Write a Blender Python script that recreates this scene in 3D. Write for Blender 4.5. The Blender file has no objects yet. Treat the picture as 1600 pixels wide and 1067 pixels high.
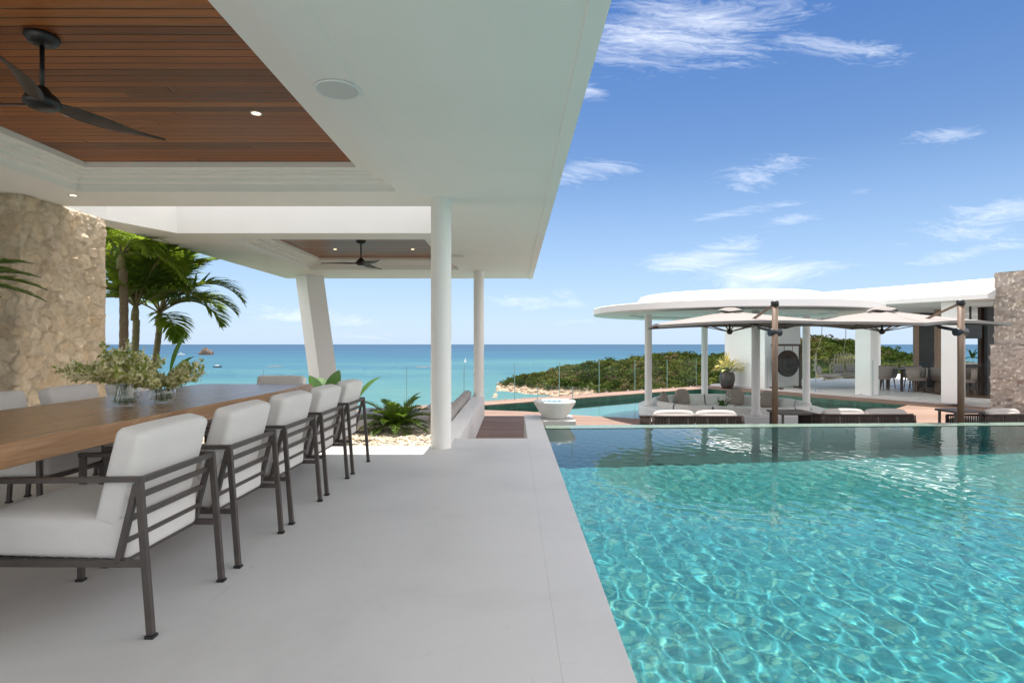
import bpy, bmesh, math, random
import numpy as np
from mathutils import Vector, Matrix
R = math.radians
random.seed(7)
S = bpy.context.scene
COL = S.collection

# ------------------------------------------------------------------ camera, sky, sun, exposure
EYE = 1.15
F = 889.0            # focal length in photo pixels (1600 wide)
VX, VY = 803.0, 537.5
cam_d = bpy.data.cameras.new('camera'); cam = bpy.data.objects.new('camera', cam_d); COL.objects.link(cam)
cam.location = (0, 0, EYE); cam.rotation_euler = (R(90), 0, 0)
cam_d.sensor_width = 36; cam_d.lens = 36 * F / 1600
cam_d.shift_x = -(VX - 800) / 1600; cam_d.shift_y = (VY - 533.5) / 1600
cam_d.clip_start = .05; cam_d.clip_end = 200000
S.camera = cam

SUN_EL = 76.0
sun_d = bpy.data.lights.new('sun', 'SUN'); sun = bpy.data.objects.new('sun', sun_d); COL.objects.link(sun)
sun.rotation_euler = (R(-(90 - SUN_EL)), 0, 0)
sun_d.energy = 3.6; sun_d.angle = R(.5); sun_d.color = (1, .955, .88)

S.view_settings.view_transform = 'Standard'; S.view_settings.look = 'None'
S.view_settings.gamma = 1; S.view_settings.exposure = 1.28; S.view_settings.use_curve_mapping = False
S.cycles.use_denoising = True; S.cycles.use_adaptive_sampling = True; S.cycles.adaptive_threshold = .004
S.cycles.max_bounces = 12; S.cycles.diffuse_bounces = 6; S.cycles.glossy_bounces = 4
S.cycles.transmission_bounces = 8; S.cycles.transparent_max_bounces = 24
S.cycles.sample_clamp_indirect = 8

W = bpy.data.worlds.new('World'); S.world = W; W.use_nodes = True


class NT:
    """tiny node-tree writer"""
    def __init__(s, tree): s.t = tree
    def n(s, typ, ins=None, **kw):
        nd = s.t.nodes.new(typ)
        for k, v in kw.items(): setattr(nd, k, v)
        for k, v in (ins or {}).items():
            sock = nd.inputs[k]
            if isinstance(v, bpy.types.NodeSocket): s.t.links.new(v, sock)
            else: sock.default_value = v
        return nd
    def m(s, op, a, b=0.0, c=0.0, clamp=False):
        nd = s.n('ShaderNodeMath', {0: a, 1: b, 2: c}, operation=op, use_clamp=clamp)
        return nd.outputs[0]
    def mix(s, f, a, b, bt='MIX'):
        nd = s.n('ShaderNodeMix', data_type='RGBA', blend_type=bt)
        for i, v in ((0, f), (6, a), (7, b)):
            if isinstance(v, bpy.types.NodeSocket): s.t.links.new(v, nd.inputs[i])
            else: nd.inputs[i].default_value = v if i == 0 else (*v[:3], 1)
        return nd.outputs[2]
    def ramp(s, f, stops):
        nd = s.n('ShaderNodeValToRGB', {0: f})
        e = nd.color_ramp.elements
        while len(e) < len(stops): e.new(.5)
        for el, (p, c) in zip(e, stops): el.position = p; el.color = (*c[:3], 1)
        return nd.outputs[0]
    def noise(s, vec, scale, detail=4, rough=.55, dist=0):
        return s.n('ShaderNodeTexNoise', {'Vector': vec, 'Scale': scale, 'Detail': detail, 'Roughness': rough, 'Distortion': dist}).outputs[0]
    def mapr(s, v, a, b, c=0, d=1):
        return s.n('ShaderNodeMapRange', {0: v, 1: a, 2: b, 3: c, 4: d}).outputs[0]


def build_world():
    t = NT(W.node_tree); W.node_tree.nodes.clear()
    sky = t.n('ShaderNodeTexSky', sky_type='NISHITA', sun_disc=False, sun_elevation=R(SUN_EL), sun_rotation=0.0,
              altitude=60, air_density=1.0, dust_density=.2, ozone_density=1.4)
    tc = t.n('ShaderNodeTexCoord').outputs['Generated']
    sx = t.n('ShaderNodeSeparateXYZ', {0: tc})
    X, Y, Z = sx.outputs
    yy = t.m('MAXIMUM', Y, .02)
    u = t.m('DIVIDE', X, yy); v = t.m('DIVIDE', Z, yy)
    # fibrous cirrus: warped noise strongly stretched along the wind
    zz = t.m('ADD', t.m('MAXIMUM', Z, 0), .12)
    px = t.m('DIVIDE', X, zz); py = t.m('DIVIDE', Y, zz)
    pv = t.n('ShaderNodeCombineXYZ', {0: px, 1: py, 2: 0}).outputs[0]
    uv = t.n('ShaderNodeCombineXYZ', {0: u, 1: t.m('MULTIPLY', v, 3.6), 2: 0}).outputs[0]
    warp = t.n('ShaderNodeTexNoise', {'Vector': uv, 'Scale': 2.2, 'Detail': 3}).outputs['Color']
    uvw = t.n('ShaderNodeVectorMath', {0: uv, 1: t.n('ShaderNodeVectorMath', {0: warp, 3: .55}, operation='SCALE').outputs[0]}, operation='ADD').outputs[0]
    rot = t.n('ShaderNodeMapping', {0: uvw, 'Rotation': (0, 0, R(16)), 'Scale': (1.0, 2.3, 1)}).outputs[0]
    n1 = t.noise(rot, 5.0, 9, .63, .3)
    n2 = t.noise(uvw, 34, 5, .6, .6)
    fib = t.m('ADD', t.m('MULTIPLY', n1, .95), t.m('MULTIPLY', n2, .50))
    # where the cirrus banks hang: (px, py, half-width, half-height, tilt deg, amount) in photo pixels -> sky directions
    banks = [(1060, 48, 190, 62, -6, 1.1), (1290, 72, 150, 22, 8, .8), (925, 265, 90, 20, -3, .8), (1195, 270, 80, 32, -22, .75),
             (1175, 328, 115, 9, -9, .8), (1120, 398, 110, 22, -10, .95), (1210, 430, 130, 24, -4, .95), (1235, 342, 50, 11, -8, .75),
             (1540, 345, 110, 26, -12, .9), (1500, 398, 110, 12, -10, .85), (1475, 214, 60, 15, -8, .7), (1345, 300, 65, 7, -10, .6),
             (480, 495, 130, 16, 5, .8), (560, 520, 140, 14, 4, .55), (820, 470, 85, 18, 8, .7), (885, 465, 45, 20, 30, .55), (915, 140, 36, 14, 10, .8),
             (2100, 200, 300, 60, -10, .8), (-500, 250, 400, 60, 6, .8), (-100, 480, 300, 24, 3, .7), (1250, -300, 500, 120, 10, .7), (800, 500, 240, 20, 0, .35)]
    tot = None
    for (bx, by, hw, hh, tilt, amt) in banks:
        cu, cv = (bx - VX) / F, (VY - by) / F
        a = R(-tilt); ca, sa = math.cos(a), math.sin(a)
        du = t.m('SUBTRACT', u, cu); dv = t.m('SUBTRACT', v, cv)
        p = t.m('MULTIPLY_ADD', du, ca * F / hw, t.m('MULTIPLY', dv, sa * F / hw))
        q = t.m('MULTIPLY_ADD', dv, ca * F / hh, t.m('MULTIPLY', du, -sa * F / hh))
        r2 = t.m('ADD', t.m('MULTIPLY', p, p), t.m('MULTIPLY', q, q))
        g = t.m('MULTIPLY', t.m('EXPONENT', t.m('MULTIPLY', r2, -.9)), amt)
        tot = g if tot is None else t.m('MAXIMUM', tot, g)
    dens = t.m('ADD', fib, t.m('MULTIPLY', tot, .50))
    mask = t.mapr(dens, .93, 1.62)
    mask = t.m('MULTIPLY', t.m('POWER', mask, 1.15), .95, 0, True)
    mask = t.m('MULTIPLY', mask, t.mapr(tot, .02, .25))
    front = t.mapr(Y, .05, .2)
    mask = t.m('MULTIPLY', mask, front)
    # thin milky veil towards the horizon
    skyc = t.mix(t.mapr(t.m('ABSOLUTE', Z), 0, .30, .8, 0), sky.outputs[0], (4.3, 5.9, 8.3))
    skyc = t.mix(t.mapr(Z, .02, .5, 0, .9), skyc, t.mix(1.0, skyc, (.40, .65, .96), 'MULTIPLY'))
    # fill light: unseen bright cloud sheet added overhead and behind the camera
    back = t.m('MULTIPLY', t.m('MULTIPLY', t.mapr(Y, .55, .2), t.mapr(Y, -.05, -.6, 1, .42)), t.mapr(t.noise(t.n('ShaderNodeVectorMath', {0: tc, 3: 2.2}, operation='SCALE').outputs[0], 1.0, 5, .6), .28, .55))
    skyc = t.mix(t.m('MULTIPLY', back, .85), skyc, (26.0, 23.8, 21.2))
    col = t.mix(mask, skyc, (9.2, 9.6, 10.4))
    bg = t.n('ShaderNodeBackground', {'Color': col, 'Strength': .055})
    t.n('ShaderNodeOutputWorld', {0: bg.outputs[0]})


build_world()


# ------------------------------------------------------------------ helpers: photo pixel -> place
def at(px, py, d):
    return Vector(((px - VX) / F * d, d, EYE - (py - VY) / F * d))


def ground(px, py, z):
    d = F * (EYE - z) / (py - VY)
    return Vector(((px - VX) / F * d, d, z))


def srgb(r, g, b):
    f = lambda c: (c / 255 / 12.92) if c / 255 <= .04045 else ((c / 255 + .055) / 1.055) ** 2.4
    return (f(r), f(g), f(b))


# ------------------------------------------------------------------ helpers: mesh building
class MB:
    def __init__(s): s.v = []; s.f = []; s.sm = []
    def add(s, vs, fs, smooth=False):
        o = len(s.v); s.v += [tuple(p) for p in vs]
        s.f += [tuple(i + o for i in f) for f in fs]; s.sm += [smooth] * len(fs)
    def box(s, c, size, rot=None, bev=0.0):
        hx, hy, hz = [a / 2 for a in size]
        M = rot or Matrix.Identity(3); c = Vector(c)
        if bev <= 0:
            vs = [c + M @ Vector((x * hx, y * hy, z * hz)) for x in (-1, 1) for y in (-1, 1) for z in (-1, 1)]
            s.add(vs, [(0, 1, 3, 2), (4, 6, 7, 5), (0, 4, 5, 1), (2, 3, 7, 6), (0, 2, 6, 4), (1, 5, 7, 3)])
            return s
        bm = bmesh.new(); bmesh.ops.create_cube(bm, size=1)
        bmesh.ops.scale(bm, vec=size, verts=bm.verts)
        bmesh.ops.bevel(bm, geom=bm.edges[:], offset=bev, segments=2, affect='EDGES', profile=.5)
        bm.verts.index_update()
        s.add([c + M @ v.co for v in bm.verts], [[v.index for v in f.verts] for f in bm.faces], False)
        bm.free(); return s
    def b(s, x0, x1, y0, y1, z0, z1, bev=0.0):
        return s.box(((x0 + x1) / 2, (y0 + y1) / 2, (z0 + z1) / 2), (x1 - x0, y1 - y0, z1 - z0), None, bev)
    def beam(s, p, q, w, h=None, up=(0, 0, 1), bev=0.0):
        p, q = Vector(p), Vector(q); h = h or w
        d = (q - p); L = d.length; x = d.normalized(); upv = Vector(up)
        if abs(x.dot(upv)) > .98: upv = Vector((1, 0, 0)) if abs(x.x) < .9 else Vector((0, 1, 0))
        y = upv.cross(x).normalized(); z = x.cross(y)
        M = Matrix((x, y, z)).transposed()
        return s.box((p + q) / 2, (L, w, h), M, bev)
    def tube(s, pts, rad, seg=8, cap=True, smooth=True):
        pts = [Vector(p) for p in pts]; n = len(pts)
        if not hasattr(rad, '__len__'): rad = [rad] * n
        vs = []; prev = None
        for i, p in enumerate(pts):
            t = (pts[min(i + 1, n - 1)] - pts[max(i - 1, 0)]).normalized()
            if prev is None:
                a = Vector((0, 0, 1)) if abs(t.z) < .9 else Vector((1, 0, 0))
                u = t.cross(a).normalized()
            else:
                u = (prev - t * prev.dot(t)).normalized()
            prev = u; w = t.cross(u)
            for k in range(seg):
                an = 2 * math.pi * k / seg
                vs.append(p + (u * math.cos(an) + w * math.sin(an)) * rad[i])
        fs = [(i * seg + k, i * seg + (k + 1) % seg, (i + 1) * seg + (k + 1) % seg, (i + 1) * seg + k) for i in range(n - 1) for k in range(seg)]
        s.add(vs, fs, smooth)
        if cap:
            o = len(s.v) - n * seg
            s.f.append(tuple(o + k for k in reversed(range(seg)))); s.sm.append(False)
            s.f.append(tuple(o + (n - 1) * seg + k for k in range(seg))); s.sm.append(False)
        return s
    def lathe(s, prof, c=(0, 0, 0), seg=32, smooth=True, a0=0.0, a1=2 * math.pi):
        c = Vector(c); full = abs(a1 - a0 - 2 * math.pi) < 1e-6; m = seg if full else seg + 1
        vs = []
        for (r, z) in prof:
            for k in range(m):
                a = a0 + (a1 - a0) * k / seg
                vs.append(c + Vector((r * math.cos(a), r * math.sin(a), z)))
        fs = []
        for i in range(len(prof) - 1):
            for k in range(seg):
                k2 = (k + 1) % m
                fs.append((i * m + k, i * m + k2, (i + 1) * m + k2, (i + 1) * m + k))
        s.add(vs, fs, smooth); return s
    def prism(s, poly, z0, z1):
        n = len(poly)
        vs = [(x, y, z0) for x, y in poly] + [(x, y, z1) for x, y in poly]
        fs = [tuple(range(n, 2 * n)), tuple(reversed(range(n)))] + [(i, (i + 1) % n, n + (i + 1) % n, n + i) for i in range(n)]
        s.add(vs, fs); return s
    def cushion(s, c, size, r=.04, bulge=.02, rot=None, n=9, seedv=0):
        M = rot or Matrix.Identity(3); c = Vector(c)
        h = Vector(size) / 2; r = min(r, min(h) * .98); inner = h - Vector((r, r, r))
        rng = random.Random(seedv)
        bm = bmesh.new(); bmesh.ops.create_cube(bm, size=2)
        bmesh.ops.subdivide_edges(bm, edges=bm.edges[:], cuts=n, use_grid_fill=True)
        bm.verts.index_update(); vs = []
        for v in bm.verts:
            p = Vector([math.copysign(abs(a) ** .72, a) for a in v.co])
            q = Vector((p.x * h.x, p.y * h.y, p.z * h.z))
            k = Vector([max(-inner[i], min(inner[i], q[i])) for i in range(3)])
            o = q - k
            q = k + (o.normalized() * r if o.length > 1e-9 else o)
            for i in range(3):
                j, l = (i + 1) % 3, (i + 2) % 3
                if h[i] <= max(h[j], h[l]) and abs(v.co[i]) > .999:
                    q[i] += math.copysign(bulge * (1 - v.co[j] ** 2) * (1 - v.co[l] ** 2), v.co[i])
            vs.append(c + M @ q)
        s.add(vs, [[v.index for v in f.verts] for f in bm.faces], True); bm.free(); return s
    def slab(s, xs, ys, mask, z0, z1):
        """orthogonal slab with holes; mask[j][i] filled for xs[i]..xs[i+1], ys[j]..ys[j+1]"""
        nx, ny = len(xs) - 1, len(ys) - 1
        ok = lambda i, j: 0 <= i < nx and 0 <= j < ny and mask[j][i]
        for j in range(ny):
            for i in range(nx):
                if not ok(i, j): continue
                x0, x1, y0, y1 = xs[i], xs[i + 1], ys[j], ys[j + 1]
                s.add([(x0, y0, z0), (x1, y0, z0), (x1, y1, z0), (x0, y1, z0)], [(3, 2, 1, 0)])
                s.add([(x0, y0, z1), (x1, y0, z1), (x1, y1, z1), (x0, y1, z1)], [(0, 1, 2, 3)])
                if not ok(i - 1, j): s.add([(x0, y0, z0), (x0, y1, z0), (x0, y1, z1), (x0, y0, z1)], [(3, 2, 1, 0)])
                if not ok(i + 1, j): s.add([(x1, y0, z0), (x1, y1, z0), (x1, y1, z1), (x1, y0, z1)], [(0, 1, 2, 3)])
                if not ok(i, j - 1): s.add([(x0, y0, z0), (x1, y0, z0), (x1, y0, z1), (x0, y0, z1)], [(0, 1, 2, 3)])
                if not ok(i, j + 1): s.add([(x0, y1, z0), (x1, y1, z0), (x1, y1, z1), (x0, y1, z1)], [(3, 2, 1, 0)])
        return s
    def build(s, name, mat, parent=None, weld=False):
        off = Vector((0, 0, 0)); p = parent
        while p is not None: off += p.location; p = p.parent
        me = bpy.data.meshes.new(name)
        me.from_pydata([tuple(Vector(v) - off) for v in s.v], [], s.f)
        me.polygons.foreach_set('use_smooth', s.sm)
        if weld:
            bm = bmesh.new(); bm.from_mesh(me); bmesh.ops.remove_doubles(bm, verts=bm.verts, dist=1e-5); bm.to_mesh(me); bm.free()
        me.update()
        o = bpy.data.objects.new(name, me); COL.objects.link(o)
        me.materials.append(mat)
        if parent: o.parent = parent
        return o


def tag(o, label=None, cat=None, group=None, kind=None):
    if label: o['label'] = label
    if cat: o['category'] = cat
    if group: o['group'] = group
    if kind: o['kind'] = kind
    return o


def empty(name, loc, label=None, cat=None, group=None):
    o = bpy.data.objects.new(name, None); COL.objects.link(o); o.location = loc; o.empty_display_size = .1
    return tag(o, label, cat, group)


def copy_tree(o, parent=None):
    c = o.copy(); COL.objects.link(c)
    if parent: c.parent = parent
    for ch in [k for k in bpy.data.objects if k.parent == o]: copy_tree(ch, c)
    return c


def rotz(a): return Matrix.Rotation(a, 3, 'Z')


def noise2(x, y, seed=0, octaves=4):
    """cheap value noise on numpy arrays"""
    rs = np.random.RandomState(seed); tab = rs.rand(256, 256)
    out = 0; amp = 1; tot = 0
    for k in range(octaves):
        xf, yf = x * 2 ** k + 17.3 * k, y * 2 ** k + 5.1 * k
        xi, yi = np.floor(xf).astype(int), np.floor(yf).astype(int)
        fx, fy = xf - xi, yf - yi; fx = fx * fx * (3 - 2 * fx); fy = fy * fy * (3 - 2 * fy)
        g = lambda a, b: tab[a % 256, b % 256]
        out = out + amp * ((g(xi, yi) * (1 - fx) + g(xi + 1, yi) * fx) * (1 - fy) + (g(xi, yi + 1) * (1 - fx) + g(xi + 1, yi + 1) * fx) * fy)
        tot += amp; amp *= .5
    return out / tot


def raw_mesh(name, V, Fc, mat, parent=None, smooth=True, attr=None, kinds=None):
    """big numpy mesh; Fc is an (n,3) or (n,4) array"""
    me = bpy.data.meshes.new(name); k = Fc.shape[1]
    me.vertices.add(len(V)); me.vertices.foreach_set('co', np.asarray(V, dtype=np.float32).ravel())
    me.loops.add(Fc.size); me.loops.foreach_set('vertex_index', Fc.astype(np.int32).ravel())
    me.polygons.add(len(Fc)); me.polygons.foreach_set('loop_start', np.arange(0, Fc.size, k, dtype=np.int32))
    me.polygons.foreach_set('loop_total', np.full(len(Fc), k, dtype=np.int32))
    me.polygons.foreach_set('use_smooth', np.full(len(Fc), smooth))
    if attr is not None:
        a = me.color_attributes.new('tone', 'FLOAT_COLOR', 'POINT')
        a.data.foreach_set('color', np.asarray(attr, dtype=np.float32).ravel())
    me.update(calc_edges=True); me.validate()
    o = bpy.data.objects.new(name, me); COL.objects.link(o); me.materials.append(mat)
    if parent: o.parent = parent
    return o


# ------------------------------------------------------------------ materials
MATS = {}


def pm(name, base, rough=.6, var=.08, scale=3.0, bump=0.0, bscale=60, metallic=0.0, spec=.5, coat=0.0, sheen=0.0, stretch=None, tint=None):
    """plain procedural surface: base colour with soft mottling, fine bump"""
    m = bpy.data.materials.new(name); m.use_nodes = True; t = NT(m.node_tree); m.node_tree.nodes.clear()
    co = t.n('ShaderNodeTexCoord').outputs['Object']
    if stretch: co = t.n('ShaderNodeMapping', {0: co, 'Scale': stretch}).outputs[0]
    n = t.noise(co, scale, 6, .6)
    lo = tuple(c * (1 - var) for c in base); hi = tuple(min(1, c * (1 + var)) for c in (tint or base))
    col = t.ramp(n, [(.3, lo), (.7, hi)])
    p = t.n('ShaderNodeBsdfPrincipled', {'Base Color': col, 'Roughness': rough, 'Metallic': metallic, 'Specular IOR Level': spec,
                                         'Coat Weight': coat, 'Sheen Weight': sheen})
    t.t.links.new(t.mapr(t.noise(co, scale * 2.3, 3), .2, .8, max(rough - .08, .02), min(1, rough + .08)), p.inputs['Roughness'])
    if bump:
        b = t.n('ShaderNodeBump', {'Height': t.noise(co, bscale, 4, .6), 'Strength': bump, 'Distance': .01})
        t.t.links.new(b.outputs[0], p.inputs['Normal'])
    t.n('ShaderNodeOutputMaterial', {0: p.outputs[0]})
    MATS[name] = m; return m


WHITE = pm('white_plaster', (.82, .81, .775), .65, .02, 1.5, .12, 90)
MOULD = pm('moulding_paint', (.82, .81, .775), .6, .01, .6, 0)
WHITE2 = pm('white_render', (.80, .80, .795), .75, .025, 2.0, .2, 60)
METAL = pm('bronze_metal', (.072, .060, .054), .45, .15, 20, .05, 200)
BLACK = pm('black_metal', (.012, .012, .013), .4, .1, 10)
FABRIC = pm('cushion_fabric', (.68, .66, .635), .9, .03, 4, .35, 260, spec=.2, sheen=.3)
FABRIC2 = pm('taupe_fabric', (.30, .255, .225), .9, .06, 6, .3, 200, spec=.2)
FABRIC3 = pm('lounge_fabric', (.42, .39, .37), .9, .04, 4, .3, 160, spec=.2)
CANOPY = pm('canopy_cloth', (.25, .228, .22), .85, .04, 2, .2, 200, spec=.2)
TEAK = pm('teak_pole', (.15, .097, .066), .5, .25, 6, .1, 60, stretch=(8, 8, 1))
ROPE = pm('dark_rope', (.036, .024, .020), .8, .3, 40, .3, 300)
POT = pm('bronze_pot', (.055, .045, .045), .35, .35, 5, .1, 40)
CONCRETE = pm('pale_stone', (.56, .55, .52), .6, .05, 3, .2, 120)
DARKWOOD = pm('dark_timber', (.055, .028, .016), .45, .3, 8, .1, 80, stretch=(6, 6, 1))
FANWOOD = pm('fan_blade_wood', (.060, .042, .032), .5, .3, 10, .1, 60, stretch=(1, 1, 1))
SOIL = pm('soil', (.09, .065, .045), .95, .3, 8, .6, 30)
TRUNK = pm('palm_trunk', (.15, .115, .075), .85, .3, 9, .5, 30, stretch=(1, 1, 5))
TRUNK_G = pm('green_palm_stem', (.16, .15, .06), .6, .25, 5, .2, 30, stretch=(1, 1, 4))
STEM = pm('flower_stem', (.11, .15, .055), .6, .2, 20)
RATTAN = pm('rattan', (.58, .49, .35), .6, .2, 20, .2, 100)


def leaf_mat(name, base, rough=.4, trans=.35, var=.35, tcol=None):
    m = bpy.data.materials.new(name); m.use_nodes = True; t = NT(m.node_tree); m.node_tree.nodes.clear()
    co = t.n('ShaderNodeTexCoord').outputs['Object']
    geo = t.n('ShaderNodeNewGeometry')
    n = t.m('ADD', t.m('MULTIPLY', t.noise(co, 3.0, 4), .6), t.m('MULTIPLY', geo.outputs['Random Per Island'], .4))
    col = t.ramp(n, [(.25, tuple(c * (1 - var) for c in base)), (.75, tuple(c * (1 + var) for c in base))])
    p = t.n('ShaderNodeBsdfPrincipled', {'Base Color': col, 'Roughness': rough, 'Specular IOR Level': .35})
    tr = t.n('ShaderNodeBsdfTranslucent', {'Color': t.mix(.5, col, tcol or tuple(min(1, c * 2.2) for c in base))})
    t.n('ShaderNodeOutputMaterial', {0: t.n('ShaderNodeMixShader', {0: trans, 1: p.outputs[0], 2: tr.outputs[0]}).outputs[0]})
    MATS[name] = m; return m


LEAF_PALM = leaf_mat('palm_leaf', (.085, .155, .022), .34, .48, .35, (.52, .66, .05))
LEAF_FERN = leaf_mat('fern_leaf', (.17, .30, .045), .5, .4, .25, (.5, .7, .08))
LEAF_BIG = leaf_mat('broad_leaf', (.045, .12, .022), .6, .18, .25, (.25, .45, .03))
LEAF_CYCAD = leaf_mat('cycad_leaf', (.085, .17, .025), .4, .38, .3, (.25, .38, .03))
LEAF_VASE = leaf_mat('spray_leaf', (.30, .36, .09), .5, .45, .3, (.6, .7, .15))
PETAL = leaf_mat('cream_petal', (.88, .85, .58), .6, .5, .08, (.97, .95, .68))
PETAL_Y = leaf_mat('yellow_petal', (.90, .84, .46), .6, .45, .15, (.98, .86, .35))
PETAL_W = leaf_mat('white_petal', (.7, .68, .66), .6, .4, .15)


def glass_mat(name, tint, gloss_max=1.0, ior=1.45):
    m = bpy.data.materials.new(name); m.use_nodes = True; t = NT(m.node_tree); m.node_tree.nodes.clear()
    co = t.n('ShaderNodeTexCoord').outputs['Object']
    fc = t.n('ShaderNodeLayerWeight', {'Blend': .5}).outputs['Facing']
    fr = t.m('MULTIPLY_ADD', t.m('POWER', fc, 5), .96, .04)
    tcol = t.mix(t.mapr(t.noise(co, 1.5, 2), .3, .7), tint, tuple(min(1, c * 1.01) for c in tint))
    tr = t.n('ShaderNodeBsdfTransparent', {'Color': tcol}); gl = t.n('ShaderNodeBsdfGlossy', {'Roughness': .01, 'Color': (1, 1, 1, 1)})
    t.n('ShaderNodeOutputMaterial', {0: t.n('ShaderNodeMixShader', {0: t.m('MULTIPLY', fr, gloss_max), 1: tr.outputs[0], 2: gl.outputs[0]}).outputs[0]})
    MATS[name] = m; return m


GROUT = pm('joint_grout', (.56, .555, .545), .9, .05, 5)
GLASS = glass_mat('balustrade_glass', (.985, .996, .99), .3)
GLASS_EDGE = pm('glass_edge', (.26, .40, .40), .15, .1, 5, spec=.6)
VASE_GLASS = glass_mat('vase_glass', (.955, .97, .965), 1.0, 1.45)
VASE_WATER = glass_mat('vase_water', (.97, .985, .97), .3, 1.33)


def plank_mat(name, axis, width, length, cols, rough, gap=.012, bump=.5, grain=1.0, coat=0.0, gapcol=(.022, .010, .005), spec=.32):
    """boards running along axis ('x'/'y'), with dark joints, a tone per board and stretched grain"""
    m = bpy.data.materials.new(name); m.use_nodes = True; t = NT(m.node_tree); m.node_tree.nodes.clear()
    co = t.n('ShaderNodeTexCoord').outputs['Object']
    sp = t.n('ShaderNodeSeparateXYZ', {0: co})
    a, c = (sp.outputs[0], sp.outputs[1]) if axis == 'x' else (sp.outputs[1], sp.outputs[0])
    row = t.m('DIVIDE', c, width); ri = t.m('FLOOR', row); rf = t.m('FRACT', row)
    off = t.n('ShaderNodeTexWhiteNoise', {'W': ri}, noise_dimensions='1D').outputs[0]
    lon = t.m('ADD', t.m('DIVIDE', a, length), t.m('MULTIPLY', off, 7.0)); li = t.m('FLOOR', lon); lf = t.m('FRACT', lon)
    idv = t.n('ShaderNodeCombineXYZ', {0: ri, 1: li, 2: 3.3}).outputs[0]
    rnd = t.n('ShaderNodeTexWhiteNoise', {'Vector': idv}, noise_dimensions='3D').outputs[0]
    gv = t.n('ShaderNodeCombineXYZ', {0: t.m('MULTIPLY', a, 2.2), 1: t.m('MULTIPLY', c, 42), 2: t.m('MULTIPLY', rnd, 60)}).outputs[0]
    g = t.noise(gv, 1.0, 6, .65, .6)
    base = t.ramp(rnd, [(i / (len(cols) - 1), cc) for i, cc in enumerate(cols)])
    col = t.mix(t.m('MULTIPLY', t.mapr(g, .35, .72), .55 * grain), base, t.mix(1.0, base, (.42, .36, .32), 'MULTIPLY'))
    patch = t.noise(co, .9, 3)
    col = t.mix(t.mapr(patch, .4, .75, 0, .25), col, t.mix(1.0, col, (.7, .66, .62), 'MULTIPLY'))
    e1 = t.m('MINIMUM', rf, t.m('SUBTRACT', 1, rf)); e2 = t.m('MULTIPLY', t.m('MINIMUM', lf, t.m('SUBTRACT', 1, lf)), length / width)
    edge = t.m('MINIMUM', e1, e2); gp = gap / width / 2
    jm = t.mapr(edge, gp * .6, gp * 1.4)
    col = t.mix(jm, gapcol, col)
    p = t.n('ShaderNodeBsdfPrincipled', {'Base Color': col, 'Roughness': rough, 'Coat Weight': coat, 'Coat Roughness': .25, 'Specular IOR Level': spec})
    h = t.m('ADD', t.m('MULTIPLY', t.mapr(edge, 0, gp * 3), 1.0), t.m('MULTIPLY', g, .12))
    b = t.n('ShaderNodeBump', {'Height': h, 'Strength': bump, 'Distance': .006})
    t.t.links.new(b.outputs[0], p.inputs['Normal'])
    t.n('ShaderNodeOutputMaterial', {0: p.outputs[0]})
    MATS[name] = m; return m


CEILWOOD = plank_mat('ceiling_boards', 'x', .085, 9.0, [(.29, .080, .017), (.41, .131, .026), (.18, .051, .013), (.47, .158, .032), (.23, .068, .017), (.34, .100, .021)], .36, .0075, .6, 1.0, .0)
DECKWOOD = plank_mat('deck_boards', 'x', .14, 2.4, [(.255, .165, .125), (.30, .205, .16), (.225, .14, .108), (.325, .225, .178)], .7, .008, .4, .6, 0, (.06, .035, .025), .3)
INTWOOD = plank_mat('indoor_boards', 'x', .18, 2.0, [(.17, .10, .06), (.22, .13, .08), (.14, .085, .05)], .3, .004, .2)


def tabletop_mat():
    m = bpy.data.materials.new('oak_slab'); m.use_nodes = True; t = NT(m.node_tree); m.node_tree.nodes.clear()
    co = t.n('ShaderNodeTexCoord').outputs['Object']
    big = t.n('ShaderNodeMapping', {0: co, 'Scale': (9, .7, 9)}).outputs[0]
    w = t.noise(big, 1.2, 5, .6, 1.8)
    fine = t.noise(t.n('ShaderNodeMapping', {0: co, 'Scale': (120, 3, 120)}).outputs[0], 1, 5, .7)
    ringv = t.m('FRACT', t.m('MULTIPLY', w, 7))
    base = t.ramp(w, [(.28, (.27, .135, .058)), (.5, (.40, .225, .115)), (.72, (.48, .295, .16))])
    col = t.mix(t.mapr(ringv, .55, 1.0, 0, .35), base, (.20, .10, .05))
    col = t.mix(t.mapr(fine, .45, .75, 0, .3), col, (.14, .075, .04))
    p = t.n('ShaderNodeBsdfPrincipled', {'Base Color': col, 'Roughness': .24, 'Specular IOR Level': .5})
    b = t.n('ShaderNodeBump', {'Height': t.m('ADD', fine, t.m('MULTIPLY', w, 3)), 'Strength': .12, 'Distance': .004})
    t.t.links.new(b.outputs[0], p.inputs['Normal'])
    t.n('ShaderNodeOutputMaterial', {0: p.outputs[0]}); return m


OAK = tabletop_mat()


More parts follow.
